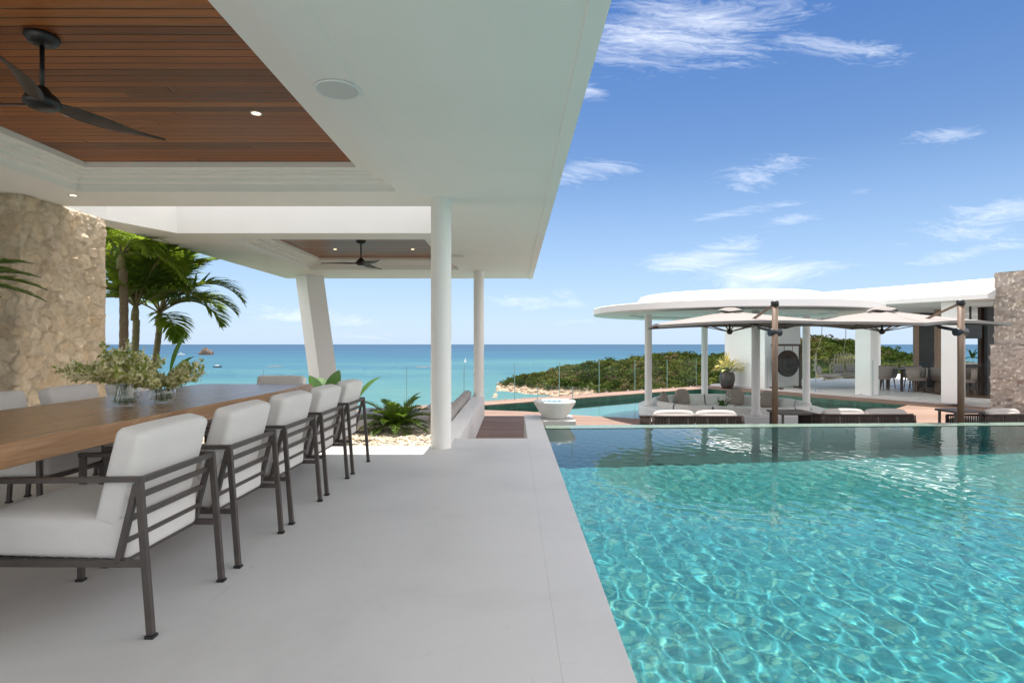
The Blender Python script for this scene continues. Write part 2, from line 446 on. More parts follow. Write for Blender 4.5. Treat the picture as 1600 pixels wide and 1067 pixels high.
def floor_mat():
    m = bpy.data.materials.new('terrace_cement'); m.use_nodes = True; t = NT(m.node_tree); m.node_tree.nodes.clear()
    co = t.n('ShaderNodeTexCoord').outputs['Object']
    n = t.noise(co, .9, 7, .62, .4); sp = t.noise(co, 260, 2)
    v = t.n('ShaderNodeTexVoronoi', {'Vector': t.n('ShaderNodeMapping', {0: co, 'Scale': (1, 1.6, 1)}).outputs[0], 'Scale': .8, 'Randomness': 1.0}, feature='DISTANCE_TO_EDGE').outputs[0]
    col = t.ramp(n, [(.25, (.55, .54, .53)), (.5, (.635, .63, .62)), (.8, (.68, .675, .665))])
    col = t.mix(t.mapr(sp, .60, .72, 0, .22), col, (.36, .36, .36))
    smear = t.noise(t.n('ShaderNodeMapping', {0: co, 'Scale': (2.5, 9, 1), 'Rotation': (0, 0, .3)}).outputs[0], 1.3, 5, .7, 1.2)
    col = t.mix(t.mapr(smear, .60, .8, 0, .3), col, (.40, .385, .37))
    scuff = t.noise(t.n('ShaderNodeMapping', {0: co, 'Scale': (7, 2, 1), 'Rotation': (0, 0, 1.1)}).outputs[0], 1.0, 8, .75, 2.5)
    col = t.mix(t.mapr(scuff, .62, .74, 0, .38), col, (.33, .315, .30))
    p = t.n('ShaderNodeBsdfPrincipled', {'Base Color': col, 'Specular IOR Level': .35})
    t.t.links.new(t.mapr(n, .2, .8, .42, .6), p.inputs['Roughness'])
    b = t.n('ShaderNodeBump', {'Height': t.noise(co, 140, 3), 'Strength': .12, 'Distance': .003})
    t.t.links.new(b.outputs[0], p.inputs['Normal'])
    t.n('ShaderNodeOutputMaterial', {0: p.outputs[0]}); return m


FLOOR = floor_mat()


def tile_mat(name, size, stops, grout, rough=.25, lineamt=.8, warp=0.0):
    m = bpy.data.materials.new(name); m.use_nodes = True; t = NT(m.node_tree); m.node_tree.nodes.clear()
    co = t.n('ShaderNodeTexCoord').outputs['Object']
    sc = t.n('ShaderNodeVectorMath', {0: co, 3: 1 / size}, operation='SCALE').outputs[0]
    sc = t.n('ShaderNodeVectorMath', {0: sc, 1: (.013, .017, .37)}, operation='ADD').outputs[0]
    fl = t.n('ShaderNodeVectorMath', {0: sc}, operation='FLOOR').outputs[0]
    fr = t.n('ShaderNodeVectorMath', {0: sc}, operation='FRACTION').outputs[0]
    rnd = t.n('ShaderNodeTexWhiteNoise', {'Vector': fl}, noise_dimensions='3D').outputs[0]
    big = t.noise(co, 1.1, 4)
    col = t.ramp(t.m('ADD', t.m('MULTIPLY', rnd, .75), t.m('MULTIPLY', big, .35)), stops)
    s2 = t.n('ShaderNodeSeparateXYZ', {0: fr}); geo = t.n('ShaderNodeNewGeometry')
    ns = t.n('ShaderNodeSeparateXYZ', {0: geo.outputs['Normal']})
    e = None
    for i in range(3):
        f = s2.outputs[i]; d = t.m('MINIMUM', f, t.m('SUBTRACT', 1, f))
        d = t.m('ADD', d, t.m('GREATER_THAN', t.m('ABSOLUTE', ns.outputs[i]), .7))
        e = d if e is None else t.m('MINIMUM', e, d)
    g = t.mapr(e, .03, .07)
    col = t.mix(t.m('MULTIPLY', t.m('SUBTRACT', 1, g), lineamt), col, grout)
    p = t.n('ShaderNodeBsdfPrincipled', {'Base Color': col, 'Roughness': rough})
    t.n('ShaderNodeOutputMaterial', {0: p.outputs[0]}); return m


POOLTILE = tile_mat('pool_mosaic', .027, [(.15, (.014, .122, .142)), (.45, (.018, .148, .160)), (.72, (.026, .168, .170)), (.88, (.065, .22, .19))], (.035, .15, .16), .3, .5)
DARKTILE = tile_mat('green_tile', .10, [(.1, (.010, .045, .035)), (.5, (.018, .07, .05)), (.95, (.035, .10, .07))], (.05, .10, .085), .3, .5)
WEIRTILE = tile_mat('weir_mosaic', .05, [(.1, (.10, .155, .125)), (.5, (.13, .19, .155)), (.95, (.165, .22, .185))], (.13, .18, .15), .25, .4)
PALETILE = tile_mat('pale_ledge_tile', .10, [(.1, (.11, .25, .24)), (.9, (.16, .30, .28))], (.13, .25, .24), .3, .4)


def water_mat(name, tint, bump, scale, rough=.0, ior=1.33):
    m = bpy.data.materials.new(name); m.use_nodes = True; t = NT(m.node_tree); m.node_tree.nodes.clear()
    co = t.n('ShaderNodeTexCoord').outputs['Object']
    h = t.m('ADD', t.noise(co, scale, 3, .5, .5), t.m('MULTIPLY', t.noise(t.n('ShaderNodeMapping', {0: co, 'Scale': (1, 2.2, 1)}).outputs[0], scale * .4, 2), 1.2))
    b = t.n('ShaderNodeBump', {'Height': h, 'Strength': bump, 'Distance': .02})
    fr = t.n('ShaderNodeFresnel', {'IOR': ior, 'Normal': b.outputs[0]}).outputs[0]
    tr = t.n('ShaderNodeBsdfTransparent', {'Color': (*tint, 1)}); gl = t.n('ShaderNodeBsdfGlossy', {'Roughness': rough, 'Normal': b.outputs[0]})
    t.n('ShaderNodeOutputMaterial', {0: t.n('ShaderNodeMixShader', {0: fr, 1: tr.outputs[0], 2: gl.outputs[0]}).outputs[0]}); return m


MOATWATER = water_mat('still_water', (.75, .92, .9), .05, 2.0)


def pool_water_mat():
    m = bpy.data.materials.new('pool_water'); m.use_nodes = True; t = NT(m.node_tree); m.node_tree.nodes.clear()
    co = t.n('ShaderNodeTexCoord').outputs['Object']
    tint = t.mix(t.mapr(t.noise(co, .5, 2), .3, .7), (.97, 1, 1), (.95, .995, .99))
    g = t.n('ShaderNodeBsdfRefraction', {'Color': tint, 'Roughness': 0, 'IOR': 1.33})
    gl = t.n('ShaderNodeBsdfGlossy', {'Roughness': .0})
    fr = t.n('ShaderNodeFresnel', {'IOR': 1.33}).outputs[0]
    p = t.n('ShaderNodeBsdfGlass', {'Color': tint, 'Roughness': 0, 'IOR': 1.33})
    t.n('ShaderNodeOutputMaterial', {0: p.outputs[0]}); return m


POOLWATER = pool_water_mat()


def sea_mat():
    m = bpy.data.materials.new('sea_water'); m.use_nodes = True; t = NT(m.node_tree); m.node_tree.nodes.clear()
    co = t.n('ShaderNodeTexCoord').outputs['Object']
    sp = t.n('ShaderNodeSeparateXYZ', {0: co})
    dist = t.m('SQRT', t.m('ADD', t.m('MULTIPLY', sp.outputs[0], sp.outputs[0]), t.m('MULTIPLY', sp.outputs[1], sp.outputs[1])))
    lg = t.m('LOGARITHM', t.m('MAXIMUM', dist, 10), 10)
    patch = t.noise(t.n('ShaderNodeMapping', {0: co, 'Scale': (.0005, .0010, 1)}).outputs[0], 1.0, 6, .6, 1.0)
    lgw = t.m('ADD', lg, t.m('MULTIPLY', t.m('ADD', t.m('SUBTRACT', patch, .5), t.m('MULTIPLY', t.m('SUBTRACT', t.noise(t.n('ShaderNodeMapping', {0: co, 'Scale': (.0022, .006, 1)}).outputs[0], 1.0, 5, .6, .5), .5), .35)), 1.2))
    # depth of the sand below: pale shallows near the bay, open sea beyond
    col = t.ramp(t.mapr(lgw, 2.7, 4.1), [(0, (.058, .150, .158)), (.20, (.048, .138, .160)), (.34, (.026, .100, .145)), (.52, (.020, .086, .142)), (.75, (.016, .064, .122)), (1, (.016, .060, .116))])
    fine = t.noise(t.n('ShaderNodeMapping', {0: co, 'Scale': (.02, .05, 1)}).outputs[0], 1.0, 6, .7)
    col = t.mix(t.mapr(fine, .38, .68, 0, .75), col, t.mix(1.0, col, (.66, .82, .90), 'MULTIPLY'))
    foam = t.noise(t.n('ShaderNodeMapping', {0: co, 'Scale': (.004, .03, 1)}).outputs[0], 1.0, 7, .75)
    col = t.mix(t.m('MULTIPLY', t.mapr(foam, .66, .75), .5), col, (.5, .62, .62))
    d = t.n('ShaderNodeBsdfDiffuse', {'Color': col})
    b = t.n('ShaderNodeBump', {'Height': fine, 'Strength': .5, 'Distance': 3})
    gl = t.n('ShaderNodeBsdfGlossy', {'Roughness': .35, 'Normal': b.outputs[0]})
    t.n('ShaderNodeOutputMaterial', {0: t.n('ShaderNodeMixShader', {0: .10, 1: d.outputs[0], 2: gl.outputs[0]}).outputs[0]}); return m


SEA = sea_mat()


def attr_mat(name, rough=.85, bump=.4, bscale=40, spec=.3):
    """stone whose per-stone tone is stored on the mesh"""
    m = bpy.data.materials.new(name); m.use_nodes = True; t = NT(m.node_tree); m.node_tree.nodes.clear()
    co = t.n('ShaderNodeTexCoord').outputs['Object']
    a = t.n('ShaderNodeAttribute', attribute_name='tone').outputs['Color']
    n = t.noise(co, 14, 7, .7); n2 = t.noise(co, 3.2, 4)
    col = t.mix(t.mapr(n, .38, .7, 0, .45), a, t.mix(1.0, a, (.62, .56, .50), 'MULTIPLY'))
    col = t.mix(t.mapr(n2, .45, .7, 0, .3), col, t.mix(1.0, col, (1.0, .84, .66), 'MULTIPLY'))
    p = t.n('ShaderNodeBsdfPrincipled', {'Base Color': col, 'Roughness': rough, 'Specular IOR Level': spec})
    b = t.n('ShaderNodeBump', {'Height': t.noise(co, bscale, 6, .7), 'Strength': bump, 'Distance': .012})
    t.t.links.new(b.outputs[0], p.inputs['Normal'])
    t.n('ShaderNodeOutputMaterial', {0: p.outputs[0]}); return m


STONE = attr_mat('split_stone')
CORAL = attr_mat('coral_stone', .9, .7, 25)
ROCK = attr_mat('shore_rock', .9, .6, .5)


def emit_mat(name, col, st):
    m = bpy.data.materials.new(name); m.use_nodes = True; t = NT(m.node_tree); m.node_tree.nodes.clear()
    e = t.n('ShaderNodeEmission', {'Color': (*col, 1), 'Strength': st}); t.n('ShaderNodeOutputMaterial', {0: e.outputs[0]}); return m


LAMP = emit_mat('lamp_glow', (1, .78, .48), 2.2)


def hill_mat():
    m = bpy.data.materials.new('headland_earth'); m.use_nodes = True; t = NT(m.node_tree); m.node_tree.nodes.clear()
    co = t.n('ShaderNodeTexCoord').outputs['Object']
    z = t.n('ShaderNodeSeparateXYZ', {0: co}).outputs[2]
    n = t.noise(co, .05, 6, .65)
    zz = t.m('ADD', z, t.m('MULTIPLY', t.m('SUBTRACT', n, .5), 8))
    rock = t.ramp(t.noise(co, .25, 7, .75), [(.3, (.16, .11, .08)), (.5, (.36, .27, .20)), (.75, (.50, .41, .33))])
    green = t.ramp(n, [(.35, (.06, .085, .024)), (.6, (.085, .10, .03)), (.8, (.17, .135, .07))])
    col = t.mix(t.mapr(zz, -46, -40), rock, green)
    p = t.n('ShaderNodeBsdfPrincipled', {'Base Color': col, 'Roughness': .95, 'Specular IOR Level': .2})
    b = t.n('ShaderNodeBump', {'Height': t.noise(co, .4, 6, .7), 'Strength': .8, 'Distance': 1.5})
    t.t.links.new(b.outputs[0], p.inputs['Normal'])
    t.n('ShaderNodeOutputMaterial', {0: p.outputs[0]}); return m


HILL = hill_mat()

# ------------------------------------------------------------------ main dimensions
CEIL = 2.75           # soffit of the dining pavilion
DECK = -.5            # sunken timber deck
SEAZ = -50.0
EDGE = .42            # pool side of the coping
SLOPE = .045          # the weir is very slightly askew
weir = lambda x: 7.98 + SLOPE * (x - EDGE)
POOLD = -1.95
WATERZ = -.04

# ------------------------------------------------------------------ setting: floor, pool, deck, reflecting pool, sea, land
def build_ground():
    g = .0016
    mb = MB()
    rows = [-9.0, -5.9, -2.9, 1.05, 4.05, 6.43]
    for j in range(len(rows) - 1):
        for (x0, x1) in ((-9.0, -4.6), (-4.6, .165)):
            mb.b(x0 + g / 2, x1 - g / 2, rows[j] + g / 2, rows[j + 1] - g / 2, -.35, 0, .0012)
    mb.b(-.72 + g, .165 - g / 2, 6.43 + g / 2, 6.95, -.62, 0, .004)
    crow = [-9.0, -3.4, -.9, 2.05, 4.75, 7.35, 9.25]
    for j in range(len(crow) - 1):
        mb.b(.165 + g / 2, EDGE, crow[j] + g / 2, crow[j + 1] - g / 2, -.12 if crow[j] < 6.9 else -.49, 0, .0015)
    tag(mb.build('terrace_floor', FLOOR), kind='structure')
    gr = MB(); gr.b(-8.9, .40, -8.9, 6.40, -.30, -.001); gr.b(-.70, .40, 6.405, 6.93, -.30, -.001); gr.b(.17, .40, 6.935, 9.2, -.45, -.001)
    tag(gr.build('floor_joints', GROUT), kind='structure')
    fb = MB(); fb.b(-12, .41, -9.2, 6.4, -1.4, -.36)
    tag(fb.build('terrace_foundation', CONCRETE), kind='structure')

    # pool basin (sides, floor, weir)
    x0, x1, y0 = EDGE, 12.0, -4.0
    pb = MB()
    ya, yb = weir(x0), weir(x1)
    zb = POOLD; zt = -.125
    pb.add([(x0, y0, zb), (x1, y0, zb), (x1, yb, zb), (x0, ya, zb)], [(0, 1, 2, 3)])
    pb.add([(x0, y0, zb), (x0, ya, zb), (x0, ya, zt), (x0, y0, zt)], [(0, 1, 2, 3)])
    pb.add([(x1, y0, zb), (x1, yb, zb), (x1, yb, zt), (x1, y0, zt)], [(3, 2, 1, 0)])
    pb.add([(x0, ya, zb), (x1, yb, zb), (x1, yb, -.05), (x0, ya, -.05)], [(0, 1, 2, 3)])
    pb.add([(x0, y0, zb), (x1, y0, zb), (x1, y0, zt), (x0, y0, zt)], [(3, 2, 1, 0)])
    tag(pb.build('pool_basin', POOLTILE), kind='structure')
    lb = MB()   # pale tile course on the far wall
    lb.add([(x0, ya - .012, -1.28), (x1, yb - .012, -1.28), (x1, yb - .012, -1.22), (x0, ya - .012, -1.22), (x0, ya, -1.22), (x1, yb, -1.22)], [(0, 1, 2, 3), (3, 2, 5, 4)])
    tag(lb.build('pool_tile_line', WEIRTILE), kind='structure')
    wb = MB()
    w = .31
    wb.add([(x0 + .004, ya, -.034), (x1, yb, -.034), (x1, yb + w, -.034), (x0 + .004, ya + w, -.034), (x1, yb + w, -1.2), (x0 + .004, ya + w, -1.2), (x0 + .004, ya, -.2), (x1, yb, -.2)],
           [(0, 1, 2, 3), (3, 2, 4, 5)])
    tag(wb.build('pool_weir', WEIRTILE), kind='structure')
    sh = MB(); sh.b(12.0, 12.4, -4, 9.2, -1.4, -.02); sh.b(EDGE + .002, 12.4, -4.5, -4.0, -1.4, -.02)
    tag(sh.build('pool_surround', CONCRETE), kind='structure')

    # pool water: real waves so that refraction and caustics are real
    xs = np.concatenate([np.arange(EDGE, 8.0, .021), np.linspace(8.0, x1, 60)]); nx = len(xs)
    ts = np.concatenate([np.linspace(0, .40, 50, endpoint=False), np.linspace(.40, 1, 345)]); ny = len(ts)
    Xg = np.repeat(xs[None], ny, 0)
    Yg = y0 + ts[:, None] * (weir(Xg) - y0)
    rs = np.random.RandomState(5); Z = np.zeros_like(Xg)
    for k in range(80):
        lam = 10 ** rs.uniform(math.log10(.065), math.log10(.24)); th = rs.normal(R(6), R(26)) if k % 3 else rs.normal(R(60), R(50)); ph = rs.uniform(0, 6.28)
        kx, ky = math.cos(th) * 6.283 / lam, math.sin(th) * 6.283 / lam
        Z += (.00125 * lam ** 1.2) * np.sin(kx * Xg + ky * Yg + ph + .8 * np.sin(Xg * 1.3 + Yg * .7 + k))
    Z *= (.65 + .7 * noise2(Xg * .35, Yg * .35, 3, 2)) * np.interp(Yg, [2, 4.5, 6.5, 8], [.82, .72, .44, .34])
    V = np.stack([Xg, Yg, WATERZ + Z], -1).reshape(-1, 3)
    ii = np.arange(ny - 1)[:, None] * nx + np.arange(nx - 1)[None]
    Fc = np.stack([ii, ii + 1, ii + nx + 1, ii + nx], -1).reshape(-1, 4)
    w_o = raw_mesh('pool_water', V, Fc, POOLWATER)
    tag(w_o, kind='structure')
    w_o.cycles.is_caustics_caster = True
    for nme in ('pool_basin', 'pool_tile_line'):
        bpy.data.objects[nme].cycles.is_caustics_receiver = True
    sun_d.cycles.is_caustics_light = True

    # timber deck with the reflecting pool cut out
    outer = [(-9, 6.96), (.16, 6.96), (.16, 8.4), (12.6, 8.9), (12.6, 9.0), (20, 9.0), (20, 22.5), (7.54, 22.56), (-9, 10.6)]
    hole = [(-2.4, 14.2), (-1.6, 14.33), (-.77, 14.25), (.27, 13.97), (1.43, 13.25), (3.0, 12.48), (4.2, 11.75), (5.25, 11.3), (6.4, 11.4), (7.6, 12.1),
            (8.6, 13.2), (9.4, 14.2), (10.75, 15.5), (7.28, 21.3)]
    bm = bmesh.new()
    def loop(pts, z):
        vs = [bm.verts.new((x, y, z)) for x, y in pts]
        return [bm.edges.new((vs[i], vs[(i + 1) % len(vs)])) for i in range(len(vs))]
    ed = loop(outer, DECK) + loop(hole, DECK)
    bmesh.ops.triangle_fill(bm, edges=ed, use_beauty=True)
    bmesh.ops.recalc_face_normals(bm, faces=bm.faces)
    for f in bm.faces:
        if f.normal.z < 0: f.normal_flip()
    me = bpy.data.meshes.new('deck'); bm.to_mesh(me); bm.free()
    me.materials.append(DECKWOOD)
    o = bpy.data.objects.new('deck', me); COL.objects.link(o); tag(o, kind='structure')
    eb = MB()   # outer rim board and the deck's side
    n = len(hole)
    for i in range(n):
        (xa, ya_), (xb, yb_) = hole[i], hole[(i + 1) % n]
        eb.add([(xa, ya_, DECK - .001), (xb, yb_, DECK - .001), (xb, yb_, DECK - .035), (xa, ya_, DECK - .035)], [(0, 1, 2, 3)])
    for (a, b_) in (((7.54, 22.56), (-9, 10.6)), ((20, 22.5), (7.54, 22.56))):
        eb.add([(*a, DECK - .001), (*b_, DECK - .001), (*b_, DECK - .6), (*a, DECK - .6)], [(0, 1, 2, 3)])
    tag(eb.build('deck_edge', TEAK), kind='structure')
    mb = MB(); rb = MB()
    for i in range(n):
        (xa, ya_), (xb, yb_) = hole[i], hole[(i + 1) % n]
        mb.add([(xa, ya_, DECK - .035), (xb, yb_, DECK - .035), (xb, yb_, -1.7), (xa, ya_, -1.7)], [(0, 1, 2, 3)])
    tag(mb.build('reflecting_pool_basin', DARKTILE), kind='structure')
    LC = (5.25, 14.0)
    rb.add([(x, y, -.80) for x, y in hole], [tuple(range(n))])
    tag(rb.build('reflecting_pool_ledge', PALETILE), kind='structure')
    db = MB(); db.lathe([(0, -.794), (3.2, -.794), (3.2, -.799)], (LC[0], LC[1], 0), 72, False)
    tag(db.build('reflecting_pool_floor', DARKTILE), kind='structure')
    wv = MB(); wv.add([(x, y, -.665) for x, y in hole], [tuple(range(n))])
    tag(wv.build('reflecting_pool_water', MOATWATER), kind='structure')

    # sea: one sheet to the horizon
    r1 = 90000.0
    sb = MB(); rings = [0, 150, 400, 1000, 2500, 7000, 20000, r1]; vs = [(0, 0, SEAZ)]; fs = []
    m = 48
    for r in rings[1:]:
        vs += [(r * math.cos(2 * math.pi * k / m), r * math.sin(2 * math.pi * k / m), SEAZ) for k in range(m)]
    fs += [(0, 1 + k, 1 + (k + 1) % m) for k in range(m)]
    for i in range(len(rings) - 2):
        a, b_ = 1 + i * m, 1 + (i + 1) * m
        fs += [(a + k, b_ + k, b_ + (k + 1) % m, a + (k + 1) % m) for k in range(m)]
    sb.add(vs, fs); tag(sb.build('sea', SEA), kind='structure')


build_ground()


def headland_h(X, Y):
    rx = np.array([-200, -30, -12, 10, 40, 116, 180, 250, 300, 320, 345, 380, 420, 460, 650, 900])
    rh = np.array([-12, -6, 4, 10, 16, 27, 33, 38, 51, 52, 41, 33, 28, 25, 28, 28.])
    near = np.interp(X, [-40, -24, 10, 60, 120, 250, 420, 900], [655, 640, 590, 545, 470, 380, 330, 330.])
    ctr = near + np.interp(X, [-40, 0, 60, 200, 400, 900], [14, 40, 95, 190, 260, 270.])
    far = ctr + np.interp(X, [-40, 0, 100, 400, 900], [14, 50, 110, 260, 300.])
    t = np.clip((Y - near) / (ctr - near), -1.2, 1); s = np.clip((far - Y) / (far - ctr), -1.2, 1)
    prof = lambda q: np.where(q > 0, np.sin(np.clip(q, 0, 1) * math.pi / 2) ** .85, q * 1.2)
    h0 = np.interp(X, rx, rh); pp = np.minimum(prof(t), prof(s)); h = np.where(h0 > 0, h0 * pp, h0 - 3 + 0 * pp)
    nn = noise2(X / 55, Y / 55, 11, 5) - .5
    h = h + nn * 13 * np.clip((h + 6) / 16, 0, 1)
    return SEAZ + h


def scatter_masses(name, pts, sizes, tones, mat, protos, rs):
    Vs, Fs, Cs = [], [], []; o = 0
    for p, sz, tn in zip(pts, sizes, tones):
        pv, pf = protos[rs.randint(len(protos))]
        a = rs.uniform(0, 6.28); c, s = math.cos(a), math.sin(a)
        q = pv * np.array([sz, sz, sz * rs.uniform(.75, 1.1)])
        q = np.stack([q[:, 0] * c - q[:, 1] * s, q[:, 0] * s + q[:, 1] * c, q[:, 2]], -1) + p
        Vs.append(q); Fs.append(pf + o); o += len(pv)
        Cs.append(np.tile(np.array([*tn, 1.0]), (len(pv), 1)))
    return raw_mesh(name, np.concatenate(Vs), np.concatenate(Fs), mat, smooth=False, attr=np.concatenate(Cs))


def tree_protos(k, nleaf, rs):
    out = []
    for _ in range(k):
        nb = 7; bc = np.stack([rs.normal(0, .30, nb), rs.normal(0, .30, nb), rs.uniform(.25, .75, nb)], -1); br = rs.uniform(.22, .40, nb)
        V, Fc = [], []
        for i in range(nleaf):
            b_ = rs.randint(nb); d = rs.normal(0, 1, 3); d /= np.linalg.norm(d); d[2] = abs(d[2]) * .9 - .15
            c = bc[b_] + d * br[b_] * rs.uniform(.8, 1.05)
            u = np.cross(d, rs.normal(0, 1, 3)); u /= np.linalg.norm(u); w = np.cross(d, u)
            s = rs.uniform(.07, .13); o = len(V)
            V += [c - u * s - w * s * .7, c + u * s - w * s * .6, c + w * s + d * s * .4 + u * s * rs.uniform(-.6, .6)]
            Fc.append((o, o + 1, o + 2))
        out.append((np.array(V), np.array(Fc)))
    return out


def ico(seed):
    rs = np.random.RandomState(seed); bm = bmesh.new(); bmesh.ops.create_icosphere(bm, subdivisions=2, radius=1)
    V = np.array([v.co for v in bm.verts]); Fc = np.array([[v.index for v in f.verts] for f in bm.faces]); bm.free()
    ax = rs.normal(0, 1, (5, 3)); ax /= np.linalg.norm(ax, axis=1)[:, None]; lim = rs.uniform(.55, .85, 5)
    for a, l in zip(ax, lim):
        d = V @ a; V = V - np.outer(np.maximum(d - l, 0), a)
    return V * np.array([1.1, .9, .75]), Fc


def canopy_mat():
    m = bpy.data.materials.new('woodland_leaf'); m.use_nodes = True; t = NT(m.node_tree); m.node_tree.nodes.clear()
    a = t.n('ShaderNodeAttribute', attribute_name='tone').outputs['Color']
    r = t.n('ShaderNodeNewGeometry').outputs['Random Per Island']
    col = t.mix(1.0, a, t.ramp(r, [(0, (.6, .6, .6)), (1, (1.35, 1.35, 1.3))]), 'MULTIPLY')
    d = t.n('ShaderNodeBsdfDiffuse', {'Color': col}); tr = t.n('ShaderNodeBsdfTranslucent', {'Color': col})
    t.n('ShaderNodeOutputMaterial', {0: t.n('ShaderNodeMixShader', {0: .3, 1: d.outputs[0], 2: tr.outputs[0]}).outputs[0]}); return m


def build_land():
    xs = np.arange(-130, 900, 7.0); ys = np.arange(300, 960, 7.0)
    X, Y = np.meshgrid(xs, ys); Z = headland_h(X, Y)
    V = np.stack([X, Y, Z], -1).reshape(-1, 3); nx, ny = len(xs), len(ys)
    ii = np.arange(ny - 1)[:, None] * nx + np.arange(nx - 1)[None]
    tag(raw_mesh('headland_terrain', V, np.stack([ii, ii + 1, ii + nx + 1, ii + nx], -1).reshape(-1, 4), HILL), kind='structure')
    # hillside below the villa
    xs = np.arange(-160, 221, 6.0); ys = np.arange(-120, 250, 6.0); X, Y = np.meshgrid(xs, ys)
    dd = np.maximum(np.maximum(Y - 23, 0), np.maximum(np.abs(X - 3) - 22, 0) * .8)
    Z = -2.7 - 70 * (1 - np.exp(-dd / 42)) + (noise2(X / 14, Y / 14, 4) - .5) * np.clip(dd / 6, 0, 4)
    V = np.stack([X, Y, Z], -1).reshape(-1, 3); nx, ny = len(xs), len(ys)
    ii = np.arange(ny - 1)[:, None] * nx + np.arange(nx - 1)[None]
    tag(raw_mesh('hillside_terrain', V, np.stack([ii, ii + 1, ii + nx + 1, ii + nx], -1).reshape(-1, 4), HILL), kind='structure')
    rs = np.random.RandomState(21)
    # woodland that covers the headland: reads as one mass
    pts, sz, tn = [], [], []
    pal = [(.034, .056, .014), (.056, .084, .018), (.080, .104, .025), (.100, .118, .030), (.048, .075, .024), (.125, .122, .042)]
    n = 0
    while n < 11000:
        x = -22 + 500 * rs.rand() ** 1.15; y = rs.uniform(322, 860)
        z = float(headland_h(np.array(x), np.array(y)))
        if z < SEAZ + 3.2 + 2.5 * noise2(np.array(x / 18.), np.array(y / 18.), 8, 2): continue
        if noise2(np.array(x / 26.), np.array(y / 26.), 31, 3) > .78: continue
        s = 2.8 + 8.5 * rs.rand() ** 2; s = s * (.75 if x < 40 else 1)
        pts.append((x, y, z - s * .12)); sz.append(s); q_ = float(noise2(np.array(x / 40.), np.array(y / 40.), 51, 3)); b_ = pal[int(np.clip((q_ - .25) * 10 + rs.normal(0, 1.3), 0, 5))]; b_ = (.15, .115, .065) if rs.rand() < .07 else b_; tn.append(np.array(b_) * rs.uniform(.75, 1.3)); n += 1
    o = scatter_masses('woodland', np.array(pts), sz, tn, canopy_mat(), tree_protos(7, 80, rs), rs)
    tag(o, 'dense green scrub woodland covering the rocky headland', 'woodland', kind='stuff')
    # boulders along the water line
    pts, sz, tn = [], [], []; n = 0
    while n < 620:
        x = rs.uniform(-34, 420); y = rs.uniform(360, 760); z = float(headland_h(np.array(x), np.array(y)))
        if not (SEAZ - 1.0 < z < SEAZ + (7 if x < 35 else 4)): continue
        s = rs.uniform(.8, 3.2); g = rs.uniform(.75, 1.15)
        pts.append((x, y, z)); sz.append(s); tn.append((.44 * g, .33 * g, .25 * g)); n += 1
    o = scatter_masses('shore_rocks', np.array(pts), sz, tn, ROCK, [ico(i) for i in range(6)], rs)
    tag(o, 'pinkish boulders along the waterline of the headland', 'rocks', kind='stuff')


build_land()


# ------------------------------------------------------------------ dining pavilion
def coffer_profile():
    return [(-.002, .075), (.10, .075), (.10, .112), (.20, .112), (.20, .135), (.24, .135), (.24, .155), (.325, .155), (.325, .215)]


def coffer(x0, x1, y0, y1, parent):
    pr = coffer_profile(); mb = MB()
    for (e0, z0), (e1, z1) in zip(pr[:-1], pr[1:]):
        a = [(x0 + e0, y0 + e0), (x1 - e0, y0 + e0), (x1 - e0, y1 - e0), (x0 + e0, y1 - e0)]
        b_ = [(x0 + e1, y0 + e1), (x1 - e1, y0 + e1), (x1 - e1, y1 - e1), (x0 + e1, y1 - e1)]
        for k in range(4):
            k2 = (k + 1) % 4
            mb.add([(*a[k], CEIL + z0), (*a[k2], CEIL + z0), (*b_[k2], CEIL + z1), (*b_[k], CEIL + z1)], [(0, 3, 2, 1)])
    mb.build('ceiling_moulding', MOULD, parent)
    e = .32
    wb = MB(); wb.b(x0 + e, x1 - e, y0 + e, y1 - e, CEIL + .208, CEIL + .24)
    wb.build('timber_ceiling', CEILWOOD, parent)


